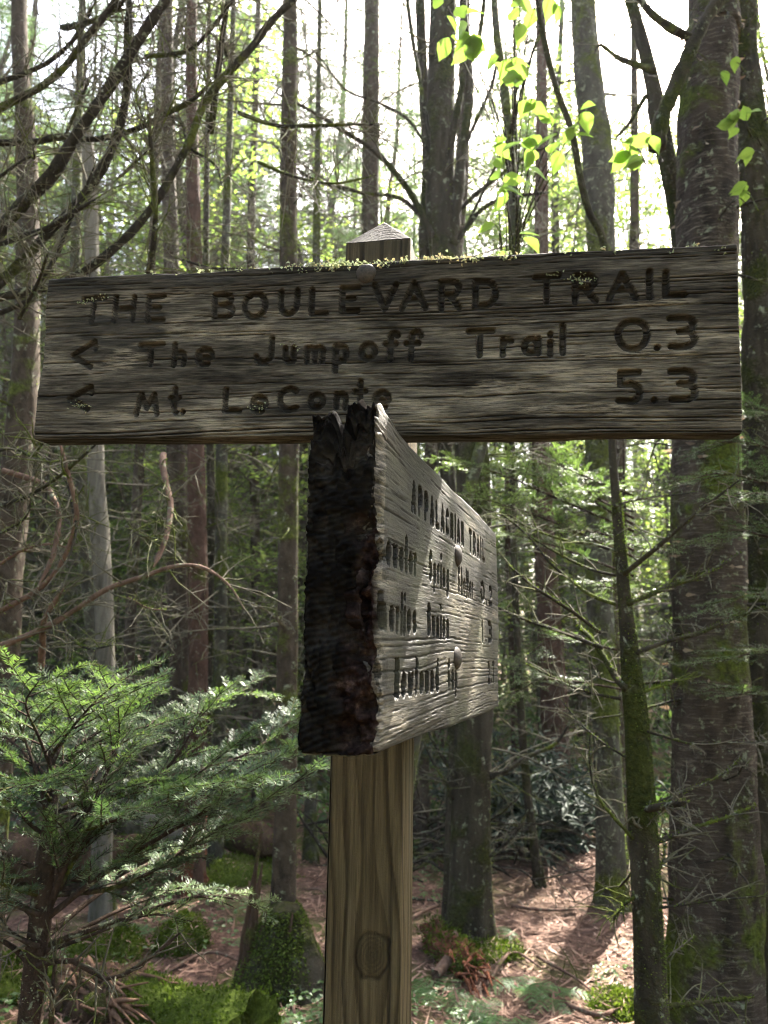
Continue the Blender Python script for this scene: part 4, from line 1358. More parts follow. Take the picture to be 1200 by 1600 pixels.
x0 = at(992, 1000, 3.0)[0]
b = Buf()
bark(b, [(x0, 3.0, g1(x0, 3.0) - .05), (x0 + .03, 3.0, .9), (x0 - .02, 3.0, 1.6), (x0, 3.0, 2.35)], [.014, .012, .009, .003], 12, .03, .08, 52, .2, 0)
part('trunk', b, M['fir_bark'], hem, True)
for k, (a, v, w, e, d1) in enumerate([((990, 830), (850, 770), (780, 740), (690, 715), 2.8), ((990, 870), (850, 810), (790, 790), (730, 770), 2.7), ((990, 810), (920, 770), (960, 775), (1010, 800), 2.8), ((990, 860), (930, 830), (980, 850), (1020, 860), 2.7), ((990, 800), (860, 750), (830, 735), (780, 715), 3.3),
                                      ((990, 900), (860, 850), (830, 840), (790, 835), 3.2), ((990, 820), (910, 770), (930, 745), (960, 735), 3.2), ((990, 1020), (870, 1000), (830, 1020), (800, 1050), 2.9), ((990, 930), (930, 910), (960, 920), (1000, 925), 3.2), ((990, 1080), (860, 1060), (820, 1075), (790, 1100), 3.2), ((990, 775), (880, 730), (870, 720), (860, 700), 3.0)]):
    fir_branch(hem, np.array([at(*a, 3.0), at(*v, 3.0 * .6 + d1 * .4), at(*w, d1), at(*e, d1 - .1)]), .006, 630 + k, L=.014, W=.003, sub=.20, dens=.04, sp=.005, tint=.6)

# ------------------------------------------------------------------ arching dead limbs, upper left
x0, y0 = at(-190, 900, 2.5)[0], 2.5
dead = thing('dead_spruce', 'dead spruce whose dark bare limbs arch across the upper left corner', 'tree', (x0, y0, g1(x0, y0)))
b = Buf()
bark(b, [(x0, y0, g1(x0, y0) - .05), (x0 + .05, y0, 1.4), (x0 - .02, y0, 3), (x0 + .05, y0, 5)], [.13, .11, .09, .05], 24, .04, .06, 53, .3, 0)
part('trunk', b, M['spruce'], dead, True)
rng = np.random.default_rng(54)
UL = [([(-150, 170), (0, 112), (50, 103), (95, 85), (135, 55), (175, 30), (200, 15), (240, -30)], 11, 8), ([(-150, 420), (-60, 330), (0, 278), (55, 240), (95, 195), (135, 155), (175, 115), (215, 70), (250, 35), (310, -30)], 19, 11),
      ([(-150, 440), (-60, 380), (0, 335), (40, 305), (85, 275), (120, 245), (150, 210), (175, 165), (190, 115), (195, 60), (204, -30)], 14, 10), ([(-150, 430), (0, 403), (50, 398), (100, 380), (150, 350), (195, 315), (230, 280), (260, 240), (290, 195), (312, 150), (345, 115), (395, 70), (430, 35), (500, -20)], 12, 9),
      ([(-150, 140), (0, 150), (50, 155), (125, 170), (200, 165), (250, 155), (300, 145), (335, 125)], 10, 6), ([(310, 152), (325, 115), (340, 75), (355, 40), (378, -30)], 9, 6), ([(-150, 60), (0, 38), (60, 37), (110, 25), (150, 0)], 8, 5),
      ([(205, 33), (280, 50), (320, 50), (360, 35), (420, -12)], 6, 4), ([(-150, 480), (0, 437), (25, 430), (75, 380), (100, 350), (135, 310), (165, 270)], 8, 4), ([(60, -30), (105, 0), (165, 20), (210, 32)], 9, 6), ([(190, 432), (220, 395), (240, 340), (246, 280), (250, 220)], 9, 5),
      ([(-150, 350), (0, 330), (60, 333), (110, 330), (160, 328)], 9, 6), ([(-150, 270), (0, 205), (40, 230), (60, 245)], 5, 3), ([(40, 130), (100, 60), (105, 100), (115, 150)], 5, 3), ([(220, 90), (260, 130), (280, 190), (330, 240), (350, 300)], 5, 3), ([(200, 0), (215, 60), (205, 130), (240, 220)], 4, 2), ([(330, -20), (340, 30), (345, 60)], 5, 3),
      ([(360, 128), (420, 170), (470, 195), (560, 215), (600, 240)], 6, 3), ([(390, 200), (450, 250), (520, 290), (590, 305)], 5, 2), ([(150, 210), (200, 205), (240, 200), (290, 150)], 4, 2), ([(0, 470), (60, 450), (110, 432)], 5, 3), ([(235, 330), (300, 370), (350, 395), (400, 420)], 4, 2)]
for q, w0, w1 in UL:
    P = px_path(q, 2.1) + np.c_[np.zeros(len(q)), np.linspace(.35, -.1, len(q)) + rng.uniform(-.15, .15), np.zeros(len(q))] * .6
    limb(dead, P, w0 * .00125, w1 * .00125, 'limb', rng, 26, .26, sides=9, moss=70)
LL = [([(-60, 1022), (0, 1000), (60, 976), (112, 948), (160, 920), (224, 900), (272, 886), (312, 886), (344, 900), (372, 924), (392, 954)], 10, 3), ([(-60, 965), (0, 940), (48, 916), (84, 884), (108, 848), (124, 812), (126, 780), (120, 740), (112, 690)], 8, 5), ([(-40, 715), (12, 732), (44, 744), (64, 768), (82, 800), (86, 836), (84, 876), (70, 920)], 8, 6),
      ([(-60, 795), (0, 782), (48, 772), (96, 752), (132, 736), (180, 706)], 6, 4), ([(232, 690), (236, 712), (248, 748), (260, 784), (262, 820), (260, 852), (250, 890)], 9, 7), ([(56, 948), (80, 984), (112, 1004), (144, 1014), (190, 1008)], 5, 2), ([(168, 808), (200, 828), (232, 838), (258, 846)], 5, 2), ([(10, 1050), (32, 1004), (52, 968), (100, 920)], 11, 6),
      ([(-60, 830), (0, 818), (40, 806), (66, 785)], 5, 3), ([(180, 930), (230, 950), (275, 956)], 3, 2), ([(60, 725), (90, 745), (110, 790), (128, 830), (128, 880)], 5, 3), ([(-60, 870), (0, 850), (60, 845), (120, 860)], 4, 2), ([(-60, 690), (0, 690), (50, 712), (80, 700)], 6, 4)]
for q, w0, w1 in LL:
    P = px_path(q, 2.0) + np.c_[np.zeros(len(q)), np.linspace(.3, -.1, len(q)) + rng.uniform(-.15, .15), np.zeros(len(q))] * .5
    limb(dead, P, w0 * .00105, w1 * .00105, 'redtwig' if rng.random() < .55 else 'limb', rng, 18, .17, sides=8, moss=50)

# ------------------------------------------------------------------ thin birch sapling with backlit leaves
P, R, g = px_trunk([(600, 1650, 22), (640, 1200, 21), (700, 900, 20), (775, 600, 18), (804, 385, 18), (801, 300, 16), (797, 230, 14), (788, 140, 13), (776, 50, 11), (770, -40, 9)], 2.75)
sap = thing('birch_sapling', 'thin leaning birch stem with bright backlit leaves above the word TRAIL', 'tree', (P[0][0], P[0][1], g))
b = Buf()
CP, CR = bark(b, P, R, 16, .02, .08, 60, .1, g)
part('trunk', b, M['lichen_bark'], sap, True)
rng = np.random.default_rng(61)
b = Buf()
fuzz(b, CP, CR, 500, rng, .008, .1, 1, (.8, 0, .2))
part('moss', b, M['moss'], sap, stuff=True)
LC = [(728, 38, 6), (745, 62, 5), (708, 60, 2), (812, 20, 4), (835, 12, 2), (772, 92, 2), (800, 90, 2), (818, 128, 3), (832, 150, 3), (775, 232, 2), (786, 242, 2), (775, 288, 4), (790, 296, 2), (832, 236, 5), (862, 232, 4), (862, 205, 3), (905, 188, 3), (908, 208, 2), (985, 228, 5), (1004, 250, 4), (1010, 222, 2), (1150, 185, 4), (1165, 198, 3), (1145, 96, 2), (1178, 235, 3), (780, 362, 2), (818, 368, 2), (1160, 300, 3), (700, 10, 3), (860, -5, 3)]
lb = Buf()
S_ = []
n = 9
for i in range(n):
    t = i / (n - 1)
    w = .33 * math.sin(math.pi * min(1, t * 1.05) ** .8) * (1 - .25 * t) * (1.0 if i < n - 1 else 0)
    for s in (-1, -.5, 0, .5, 1):
        S_.append((t, s * w * (1 + .05 * (i % 2)), abs(s) * w * .35 - .16 * t * t + .015 * (i % 2) * abs(s)))
Q = [(i * 5 + j, i * 5 + j + 1, i * 5 + j + 6, i * 5 + j + 5) for i in range(n - 1) for j in range(4)]
lb.add(S_, Q, None, .5)
leaf_me = lb.mesh('leaf', M['leaf'], True)
tw = Buf()
for (px, py, n) in LC:
    dz = rng.uniform(-.15, .1)
    c = at(px, py, (2.1 if px < 1100 else 2.75) + dz)
    # the twig comes off the nearest stem
    k = int(np.argmin(np.abs(CP[:, 2] - (c[2] - .05))))
    s0 = CP[k] if px < 940 else at(px + 25, py + 30, 2.75)
    mid = (s0 + c) / 2 + np.array([0, 0, .03])
    tube(tw, spline(np.array([s0, mid, c]), 10), np.linspace(.0036, .0014, 10), 5, .5)
    for q in range(n):
        o = link('leaf', leaf_me, sap)
        sz = rng.uniform(.055, .088)
        az = rng.uniform(0, 6.28)
        pos = c + np.array([rng.normal(0, .014), rng.normal(0, .03), rng.normal(0, .008)])
        o.location = Vector(pos) - sap.location
        o.rotation_euler = (rng.normal(.35, .35), rng.normal(.25, .3), az)
        o.scale = (sz, sz, sz)
        tube(tw, [c, (c + pos) / 2 + [0, 0, .004], pos], [.0013, .0011, .0009], 4, .5)
part('twigs', tw, M['limb'], sap, True, True)

# ------------------------------------------------------------------ the forest behind: one of each kind, then copies
def conifer(seed, H, r0, zc, limbL, crownL, mat='spruce', ntw=110, lod=1.0, tint=.45, dead_from=.7, nl=.045, nw=.010, wob=.06):
    rng = np.random.default_rng(seed)
    t = bpy.data.objects.new('spruce_tree', None)
    COL.objects.link(t)
    lean = rng.normal(0, .03, 2)
    P = np.array([[lean[0] * z + wob * math.sin(z * .8 + seed) + wob * .5 * math.sin(z * 2.1 + seed * 2), lean[1] * z + wob * math.cos(z * .9), z] for z in np.linspace(-.15, H, 9)])
    b = Buf()
    CP, CR = bark(b, P, np.linspace(r0, .012, 9), 14, .12, .07, seed, .5, 0)
    o = part('trunk', b, M[mat], t, True)
    b = Buf()
    zz = CP[:, 2]
    ok = np.where((zz > dead_from) & (zz < zc + 1.5))[0]
    for k in range(ntw):
        i = rng.choice(ok)
        az = rng.uniform(0, 6.283)
        d = np.array([math.cos(az), math.sin(az), rng.uniform(-.25, .35)])
        l = limbL * rng.uniform(.3, 1.25)
        q = grow(CP[i], d, l, 7, rng.uniform(-.2, .6), .13, rng)
        r = rng.uniform(.004, .010)
        tube(b, q, np.linspace(r, .002, 7), 4, .4, False)
        twiggy(b, q, r, rng, rng.integers(5, 10), l * .42, .0036, .1, True, .4)
    part('dead_twigs', b, M['twig'], t, False, True)
    nb, wb = Buf(), Buf()
    z = zc
    while z < H - .1:
        f = (H - z) / (H - zc)
        for k in range(rng.integers(3, 6)):
            az = rng.uniform(0, 6.283)
            l = (crownL * (.25 + .75 * f ** .7)) * rng.uniform(.6, 1.15)
            d = np.array([math.cos(az), math.sin(az), rng.uniform(-.15, .25)])
            q = grow([np.interp(z, zz, CP[:, 0]), np.interp(z, zz, CP[:, 1]), z], d, l, 8, rng.uniform(.1, .6), .06, rng)
            tube(wb, q, np.linspace(.012, .003, 8), 4, .4, False)
            tn = tint + rng.normal(0, .12)
            for s in range(int(l / .10)):
                i = 1 + int((s + rng.random()) / (l / .10) * 6)
                i = min(i, 6)
                T = norm(q[i + 1] - q[i])
                S = norm(np.cross(T, [0, 0, 1])) * (1 if s % 2 else -1)
                l2 = rng.uniform(.18, .42) * (1.2 - i / 8)
                q2 = grow(q[i] + (q[i + 1] - q[i]) * rng.random(), norm(T * .7 + S * .8 + rdir(1, rng)[0] * .2), l2, 5, .5, .08, rng)
                needle_path(nb, q2, .019 / lod, nl, nw, rng, .95, (0, 0, 1), tn)
                q3 = grow(q2[2], norm(q2[3] - q2[2] + rdir(1, rng)[0] * .7), l2 * .5, 4, .5, .08, rng)
                needle_path(nb, q3, .019 / lod, nl, nw, rng, .95, (0, 0, 1), tn)
        z += rng.uniform(.36, .66)
    part('branches', wb, M['twig'], t, False, True)
    part('needles', nb, M['conifer'], t, False, True)
    return t


def broadleaf(seed, H, n_l, nleaf, size=.075):
    rng = np.random.default_rng(seed)
    t = bpy.data.objects.new('broadleaf_sapling', None)
    COL.objects.link(t)
    P = grow([0, 0, -.1], [rng.normal(0, .12), rng.normal(0, .12), 1], H, 10, -.3, .07, rng)
    b = Buf()
    CP, CR = bark(b, P, np.linspace(.035, .006, 10), 10, .12, .05, seed, .2, 0)
    part('trunk', b, M['lichen_bark'], t, True)
    w, lf = Buf(), Buf()
    per = nleaf // n_l
    for k in range(n_l):
        i = rng.integers(int(len(CP) * .25), len(CP) - 1)
        az = rng.uniform(0, 6.283)
        l = rng.uniform(.5, 1.5)
        q = grow(CP[i], [math.cos(az), math.sin(az), rng.uniform(.0, .7)], l, 8, .3, .14, rng)
        tube(w, q, np.linspace(.008, .002, 8), 4, .4, False)
        c = q[rng.integers(2, 8, per)] + rng.normal(0, .13, (per, 3)) * [1, 1, .5]
        nn = norm(rng.normal(0, .35, (per, 3)) + [0, 0, 1])
        leaves(lf, c, nn, rdir(per, rng) - [0, 0, .2], size * rng.uniform(.6, 1.25, per), size * .55 * rng.uniform(.7, 1.2, per), np.clip(rng.normal(.5, .25, per), 0, 1))
    part('limbs', w, M['twig'], t, False, True)
    part('leaves', lf, M['bright'], t, False, True)
    return t


protos = [conifer(801, 10, .058, 6.4, 1.1, 1.0, ntw=240, wob=.12), conifer(802, 9, .05, 5.6, 1.1, .9, 'spruce_red', 230, wob=.10), conifer(803, 10.5, .066, 6.8, 1.3, 1.0, ntw=260, wob=.12), conifer(804, 9, .036, 5.0, .9, .8, ntw=210, wob=.18), conifer(805, 8, .03, 4.6, .9, .7, 'lichen_bark', 200, wob=.2)]
boughs = [conifer(831, 14, .11, 2.4, 1.3, 2.3, ntw=90, lod=.62, tint=.35, nl=.075, nw=.014), conifer(832, 12, .09, 1.8, 1.2, 2.0, 'spruce_red', 90, .62, .42, nl=.075, nw=.014), conifer(833, 16, .13, 3.2, 1.4, 2.6, ntw=100, lod=.6, tint=.3, nl=.08, nw=.015)]
young = [conifer(811, 3.2, .04, .5, .4, .9, ntw=20, tint=.6, dead_from=.2), conifer(812, 2.2, .03, .3, .4, .8, ntw=12, tint=.7, dead_from=.2), conifer(813, 5.0, .05, 1.0, .5, 1.0, ntw=40, tint=.5, dead_from=.3)]
broad = [broadleaf(821, 6.0, 34, 2600), broadleaf(822, 4.0, 26, 2200), broadleaf(823, 8.0, 44, 3600), broadleaf(824, 11.5, 80, 6500, .085)]


def forest(kinds, spots, labels, group, cat='tree', z=0):
    used = set()
    rng = np.random.default_rng(len(spots) * 13 + 5)
    for k, (x, y, s) in enumerate(spots):
        p = kinds[k % len(kinds)]
        o = p if id(p) not in used else copy_tree(p)
        used.add(id(p))
        o.location = (x, y, g1(x, y) - .03)
        o.rotation_euler = (0, 0, rng.uniform(0, 6.28))
        o.scale = (s, s, s * rng.uniform(.92, 1.1))
        px = 600 + F * x / (y * .98)
        o['label'] = labels(px, y, k)
        o['category'] = cat
        o['group'] = group


def scatter_spots(n, y0, y1, rng, gap, reject, spread=.62):
    out = []
    tries = 0
    while len(out) < n and tries < 6000:
        tries += 1
        y = y0 + (y1 - y0) * rng.random() ** .8
        x = rng.uniform(-1, 1) * (y * spread + .4)
        px = 600 + F * x / (y * .985)
        if reject(px, y, x):
            continue
        if any((x - a) ** 2 + (y - b_) ** 2 < gap ** 2 for a, b_, _ in out):
            continue
        out.append((x, y, rng.uniform(.85, 1.2)))
    return out


SUNNY = [(.75, 3.45), (.35, 3.5), (1.25, 4.6), (-1.1, 4.5), (-.55, 3.4), (-1.5, 4.6)]   # floor and sprays the sun reaches


def in_sun_gap(x, y, r=.95, smax=9.5):
    for a, c in SUNNY:
        s = (x - a) * math.sin(SUN_AZ) + (y - c) * math.cos(SUN_AZ)
        if 1.0 < s < smax and abs((x - a) * math.cos(SUN_AZ) - (y - c) * math.sin(SUN_AZ)) < r:
            return True
    return False


def con_reject(px, y, x):
    if in_sun_gap(x, y):
        return True
    if 470 < px < 650 and y < 11:
        return True
    if 755 < px < 985 and y < 7.2:
        return True
    if px > 1040 and y < 6:
        return True
    for q in (150, 278, 308, 345, 450, 580, 700, 735, 935, 860):
        if abs(px - q) < 16 and y < 9:
            return True
    return False


rng = np.random.default_rng(71)
con_spots = scatter_spots(34, 6.0, 12.5, rng, .8, con_reject)


ZONES = [(100, 'near the left edge'), (200, 'behind the grey snag'), (290, 'left of the reddish trunk'), (400, 'right of the reddish trunk'), (480, 'behind the slim trunk'), (560, 'behind the rotted board end'), (680, 'straight behind the post'),
         (790, 'behind the thick mossy trunk'), (900, 'behind the rhododendrons'), (985, 'behind the lichened trunk'), (1060, 'just left of the birch'), (9999, 'out beyond the birch')]


def where(px):
    return next(s for a, s in ZONES if px < a)


def dist(y):
    return 'near' if y < 8.5 else ('farther' if y < 12 else 'distant')


FC = ['dark full crowned spruce', 'dense boughed spruce', 'great dark spruce']
KC = ['tall straight spruce', 'reddish barked spruce', 'stout spruce', 'thin spruce', 'lichen grey slender spruce']
KY = ['knee high young fir', 'small spreading fir', 'taller bushy fir']
KB = ['leafy sunlit sapling', 'low leafy sapling', 'tall leafy broadleaf', 'towering leafy broadleaf']
forest(protos, con_spots, lambda px, y, k: dist(y) + ' ' + KC[k % 5] + ' ' + where(px), 'spruces standing back in the forest')
bg_spots = scatter_spots(40, 10.5, 21, rng, 1.2, lambda px, y, x: (500 < px < 610 and y < 11.5) or in_sun_gap(x, y, 1.9, 14)) + [(1.45, 8.6, .8), (2.15, 9.4, .8), (4.7, 12.6, .66), (.75, 10.2, .75), (3.4, 13.5, .9), (6.4, 13.6, .75), (.05, 9.6, .68), (-.6, 12.5, .8), (-.15, 14.5, .95), (3.0, 10.6, .62)]
forest(boughs, bg_spots, lambda px, y, k: dist(y) + ' ' + FC[k % 3] + ' ' + where(px), 'full crowned spruces far back')
yg = scatter_spots(34, 5.8, 14, rng, .9, lambda px, y, x: (755 < px < 990 and y < 7.5) or (px < 480 and y < 6.8) or in_sun_gap(x, y, .9, 5))
forest(young, yg, lambda px, y, k: dist(y) + ' ' + KY[k % 3] + ' ' + where(px), 'young firs under the spruces')
bs = scatter_spots(40, 6.5, 15, rng, .8, lambda px, y, x: (760 < px < 985 and y < 8) or in_sun_gap(x, y, 1.1))
bs += [(1.7, 8.2, .9), (2.3, 8.6, 1.0), (2.9, 9.4, .9), (1.5, 10.6, 1.1), (3.4, 9.0, 1.0), (-1.7, 7.4, .8), (-2.6, 8.0, 1.0), (-1.2, 8.8, .9)]
nb_ = len(bs)
bs += [(F_, y_, s_) for F_, y_, s_ in ((.5, 11.2, 1.05), (1.1, 10.0, .95), (2.1, 12.0, 1.1), (2.4, 10.4, .95), (3.6, 11.4, 1.1), (4.2, 12.6, 1.0), (-.4, 13.0, 1.1), (-1.2, 12.0, 1.05), (-2.0, 10.8, 1.0))]
bs = bs[:-9] + [q for q in bs[-9:] if not in_sun_gap(q[0], q[1], 1.0, 11)]
forest(broad[3:], bs[nb_:], lambda px, y, k: dist(y) + ' high leafy crown ' + where(px), 'tall broadleaf trees among the spruces')
bs = bs[:nb_]
forest(broad[:3], bs, lambda px, y, k: dist(y) + ' ' + KB[k % 3] + ' ' + where(px), 'leafy saplings in the sunlit gaps')

# far woods: the mass of green and trunks beyond what can be told apart
rng = np.random.default_rng(72)
far = link('far_woods', None)
far['kind'] = 'stuff'
far.location = (0, 20, 0)
b = Buf()
n = 62000
y = 15 + 32 * rng.random(n) ** 1.2
x = rng.uniform(-1, 1, n) * (y * .68 + 2)
zmax = 4.0 + .30 * y
z = zmax * rng.random(n) ** 1.5 * (1 + .3 * vn(np.c_[x * .35, y * .3, x * 0], 73))
keep = vn(np.c_[x * .8, y * .5, z * .8], 74) + .6 * vn(np.c_[x * 2, y, z * 2], 75) > -.12 + .55 * (z / zmax)
x, y, z = x[keep], y[keep], z[keep]
n = len(x)
z = z + gh(x, y)
br = vn(np.c_[x * .5, y * .3, z * .4], 76)
sz = rng.uniform(.07, .20, n) * (y / 20) ** .6
leaves(b, np.c_[x, y, z], norm(rng.normal(0, .8, (n, 3)) + [0, 0, .5]), rdir(n, rng), sz, sz * .55, np.clip(.45 + .45 * br + rng.normal(0, .15, n), 0, 1))
fw = Buf()
n = 85000     # crowns of the tall trees that close the view upwards
yc = 16 + 20 * rng.random(n)
xc = rng.uniform(-1, 1, n) * (yc * .62 + 1)
zc_ = 3.5 + (yc * .86 - 3.5) * rng.random(n)
kp = vn(np.c_[xc * .45, yc * .3, zc_ * .45], 86) + .7 * vn(np.c_[xc * 1.4, yc, zc_ * 1.4], 87) > -.16 + .28 * np.exp(-((xc / yc + .03) / .09) ** 2)
xc, yc, zc_ = xc[kp], yc[kp], zc_[kp]
n = len(xc)
sz = rng.uniform(.08, .19, n)
leaves(b, np.c_[xc, yc, zc_], norm(rng.normal(0, .8, (n, 3)) + [0, 0, .5]), rdir(n, rng) - [0, 0, .3], sz, sz * .5, np.clip(.45 + .4 * vn(np.c_[xc * .4, yc * .3, zc_ * .4], 88) + rng.normal(0, .15, n), 0, 1))
n = 120000     # and the same woods out to both sides
ys_ = -4 + 34 * rng.random(n)
xs_ = rng.choice([-1, 1], n) * (np.abs(ys_) * .62 + 2.2 + 16 * rng.random(n) ** 1.3)
zs_ = 12 * rng.random(n) ** 1.7
kp = vn(np.c_[xs_ * .6, ys_ * .6, zs_ * .5], 89) + .5 * vn(np.c_[xs_ * 1.7, ys_ * 1.7, zs_ * 1.7], 90) > -.12 + .02 * zs_
xs_, ys_, zs_ = xs_[kp], ys_[kp], zs_[kp]
n = len(xs_)
sz = rng.uniform(.08, .2, n)
leaves(b, np.c_[xs_, ys_, zs_ + gh(xs_, ys_)], norm(rng.normal(0, .8, (n, 3)) + [0, 0, .5]), rdir(n, rng), sz, sz * .55, np.clip(rng.normal(.4, .2, n), 0, 1))
n = 26000     # the same woods unseen behind the camera, added to shade the sign front
yb = -4.5 - 22 * rng.random(n) ** 1.3
xb = rng.uniform(-1, 1, n) * 26
zb_ = 15 * rng.random(n) ** .9
kp = vn(np.c_[xb * .4, yb * .4, zb_ * .35], 78) > -.25
xb, yb, zb_ = xb[kp], yb[kp], zb_[kp]
n = len(xb)
leaves(b, np.c_[xb, yb, zb_ + gh(xb, yb)], rdir(n, rng), rdir(n, rng), .34, .2, np.clip(rng.normal(.4, .2, n), 0, 1))
o = link('far_woods_leaves', b.mesh('far_woods', leaf_mat('far_leaves', [(0, (.05, .075, .05)), (.5, (.10, .14, .06)), (1, (.19, .25, .06))], (1.6, 1.7, 1.1), .5, .5, .3)), far)
o.location = (0, -20, 0)
o['kind'] = 'stuff'
for k in range(230):
    yy = 18 + 28 * rng.random()
    xx = rng.uniform(-1, 1) * (yy * .66 + 1)
    if k >= 170:
        yy = rng.uniform(-2, 24)
        xx = rng.choice([-1, 1]) * (abs(yy) * .62 + 2.6 + 12 * rng.random())
    g = g1(xx, yy)
    h = rng.uniform(9, 16)
    tube(fw, grow([xx, yy, g - .2], [rng.normal(0, .04), 0, 1], h, 6, -.2, .03, rng), np.linspace(rng.uniform(.08, .2), .03, 6), 7, .5)
o = link('far_woods_trunks', fw.mesh('far_woods_trunks', M['spruce'], True), far)
o.location = (0, -20, 0)
o['kind'] = 'stuff'
# ------------------------------------------------------------------ the forest floor
def ground_at(px, py):
    """where the sight line through a photo pixel meets the ground"""
    d = 3.5
    for _ in range(12):
        p = at(px, py, d)
        ray = (p - np.array([0, 0, EYE]))
        k = (g1(p[0], p[1]) - EYE) / ray[2]
        d = d * .4 + .6 * np.clip(d * k, 1.5, 14)
    p = at(px, py, d)
    return np.array([p[0], p[1], g1(p[0], p[1])])


def blob(b, c, rad, seed, amp=.18, n=(40, 22), tint=.5, fq=3.0, zmin=-.4):
    """a lumpy mound; returns surface points and normals for the fuzz"""
    th = np.linspace(0, 2 * math.pi, n[0], endpoint=False)
    ph = np.linspace(-.5, math.pi / 2, n[1])
    T, P_ = np.meshgrid(th, ph)
    D = np.stack([np.cos(T) * np.cos(P_), np.sin(T) * np.cos(P_), np.sin(P_)], -1).reshape(-1, 3)
    r = 1 + amp * fbm(D * fq * .6 + seed, 4, seed)
    V = np.asarray(c) + D * np.asarray(rad) * r[:, None]
    i = np.arange(n[1] - 1)[:, None] * n[0]
    j = np.arange(n[0])[None]
    k = (j + 1) % n[0]
    b.add(V, np.stack([i + j, i + k, i + n[0] + k, i + n[0] + j], -1).reshape(-1, 4), None, tint)
    return V, norm(D / np.asarray(rad))


def moss_on(b, V, N, n, rng, size=.014, tint=.5, keep=None):
    i = rng.integers(0, len(V), n)
    if keep is not None:
        i = i[keep(V[i])]
        n = len(i)
    c = V[i] + rng.normal(0, .012, (n, 3))
    d = norm(N[i] + rdir(n, rng) * .5)
    needles(b, c - d * .003, d, norm(np.cross(d, rdir(n, rng))), size * rng.uniform(.5, 1.6, n), size * rng.uniform(.4, .8, n), np.clip(tint + .35 * vn(c * 9, 5) + rng.normal(0, .2, n), 0, 1), .8)


M['shredred'] = bark_mat('shredded_red_wood', (.06, .02, .012), (.26, .105, .06), scale=30)
M['shred'] = bark_mat('shredded_wood', (.05, .028, .018), (.20, .12, .08), moss=.05, scale=30, stretch=.6)
M['mosscore'] = bark_mat('moss_bed', (.03, .04, .006), (.08, .11, .018), moss=1.0, scale=30, mosscol=((.03, .045, .006), (.10, .135, .022)))


def litter_on(b, V, N, n, rng):
    i = rng.integers(0, len(V), n)
    d = norm(np.cross(N[i], rdir(n, rng)))
    L = np.where(rng.random(n) < .2, rng.uniform(.05, .12, n), rng.uniform(.015, .04, n))
    needles(b, V[i] + N[i] * .014, d, norm(np.cross(d, N[i])), L, rng.uniform(.002, .006, n), rng.random(n), .2)


def mound(name, label, cat, px, py, rad, seed, nf=5000, tint=.5, group=None):
    c = ground_at(px, py)
    t = thing(name, label, cat, c, group)
    rng = np.random.default_rng(seed)
    b = Buf()
    V, N = blob(b, c, rad, seed, .22)
    part('moss_bed', b, M['mosscore'], t, True)
    b = Buf()
    moss_on(b, V, N, nf, rng, .015, tint)
    part('moss', b, M['moss'], t, stuff=True)
    b = Buf()
    litter_on(b, V, N, 260, rng)
    part('litter', b, M['litter'], t, stuff=True)
    return t, c


def log(name, label, a, e, r0, r1, mat, seed, nmoss=2500, mossup=.6, group=None, broken=True, amp=.10, tint=.5, cat='log'):
    """a fallen log between two world points"""
    rng = np.random.default_rng(seed)
    a, e = np.asarray(a, float), np.asarray(e, float)
    mid = (a + e) / 2
    t = thing(name, label, cat, (mid[0], mid[1], g1(mid[0], mid[1])), group)
    n, sd = 44, 26
    P = spline(np.array([a, mid + rng.normal(0, .03, 3) * [1, 1, .4], e]), n)
    T = norm(np.gradient(P, axis=0))
    U = norm(np.cross(T, [0, 0, 1.0]))
    W = np.cross(U, T)
    th = np.arange(sd) * 2 * math.pi / sd
    D = np.cos(th)[None, :, None] * U[:, None] + np.sin(th)[None, :, None] * W[:, None]
    R = np.linspace(r0, r1, n)[:, None]
    nz = fbm(np.c_[np.tile(np.cos(th) * 2.2, n), np.tile(np.sin(th) * 2.2, n), np.repeat(np.arange(n), sd) * .16], 4, seed).reshape(n, sd)
    rr_ = R * (1 + amp * nz)
    if broken:
        s = np.arange(n)[:, None] / (n - 1)
        jag = vn(np.c_[np.tile(np.cos(th) * 3, n), np.tile(np.sin(th) * 3, n), np.zeros(n * sd)], seed + 3).reshape(n, sd)
        rr_ = rr_ * (1 - .55 * sstep(.90 + .06 * jag, 1.0, s))
    V = (P[:, None] + D * rr_[..., None])
    i = np.arange(n - 1)[:, None] * sd
    j = np.arange(sd)[None]
    k = (j + 1) % sd
    b = Buf()
    b.add(V.reshape(-1, 3), np.stack([i + j, i + k, i + sd + k, i + sd + j], -1).reshape(-1, 4), None, .5 + .4 * nz.ravel())
    for q, o in ((P[0], 0), (P[-1], (n - 1) * sd)):
        ring = V.reshape(-1, 3)[o:o + sd]
        s = (T[-1] if o else -T[0])
        inner = q + (ring - q) * .55 + s * rng.normal(-.03, .03, (sd, 1))
        b.add(np.vstack([ring, inner, q - s * .05]), [(x, (x + 1) % sd, sd + (x + 1) % sd, sd + x) for x in range(sd)], [(sd + x, sd + (x + 1) % sd, 2 * sd) for x in range(sd)], .8)
    part('wood', b, M[mat], t, True)
    if nmoss:
        b = Buf()
        Vf, Nf = V.reshape(-1, 3), D.reshape(-1, 3)
        moss_on(b, Vf, Nf, nmoss, rng, .013, tint, lambda q: (q[:, 2] - np.interp(q[:, 0], np.sort(P[:, 0]), P[np.argsort(P[:, 0]), 2])) > -mossup * r0 + .25 * r0 * vn(q * 6, 9))
        part('moss', b, M['moss'], t, stuff=True)
    return t


up = lambda p, h: np.asarray(p, float) + [0, 0, h]
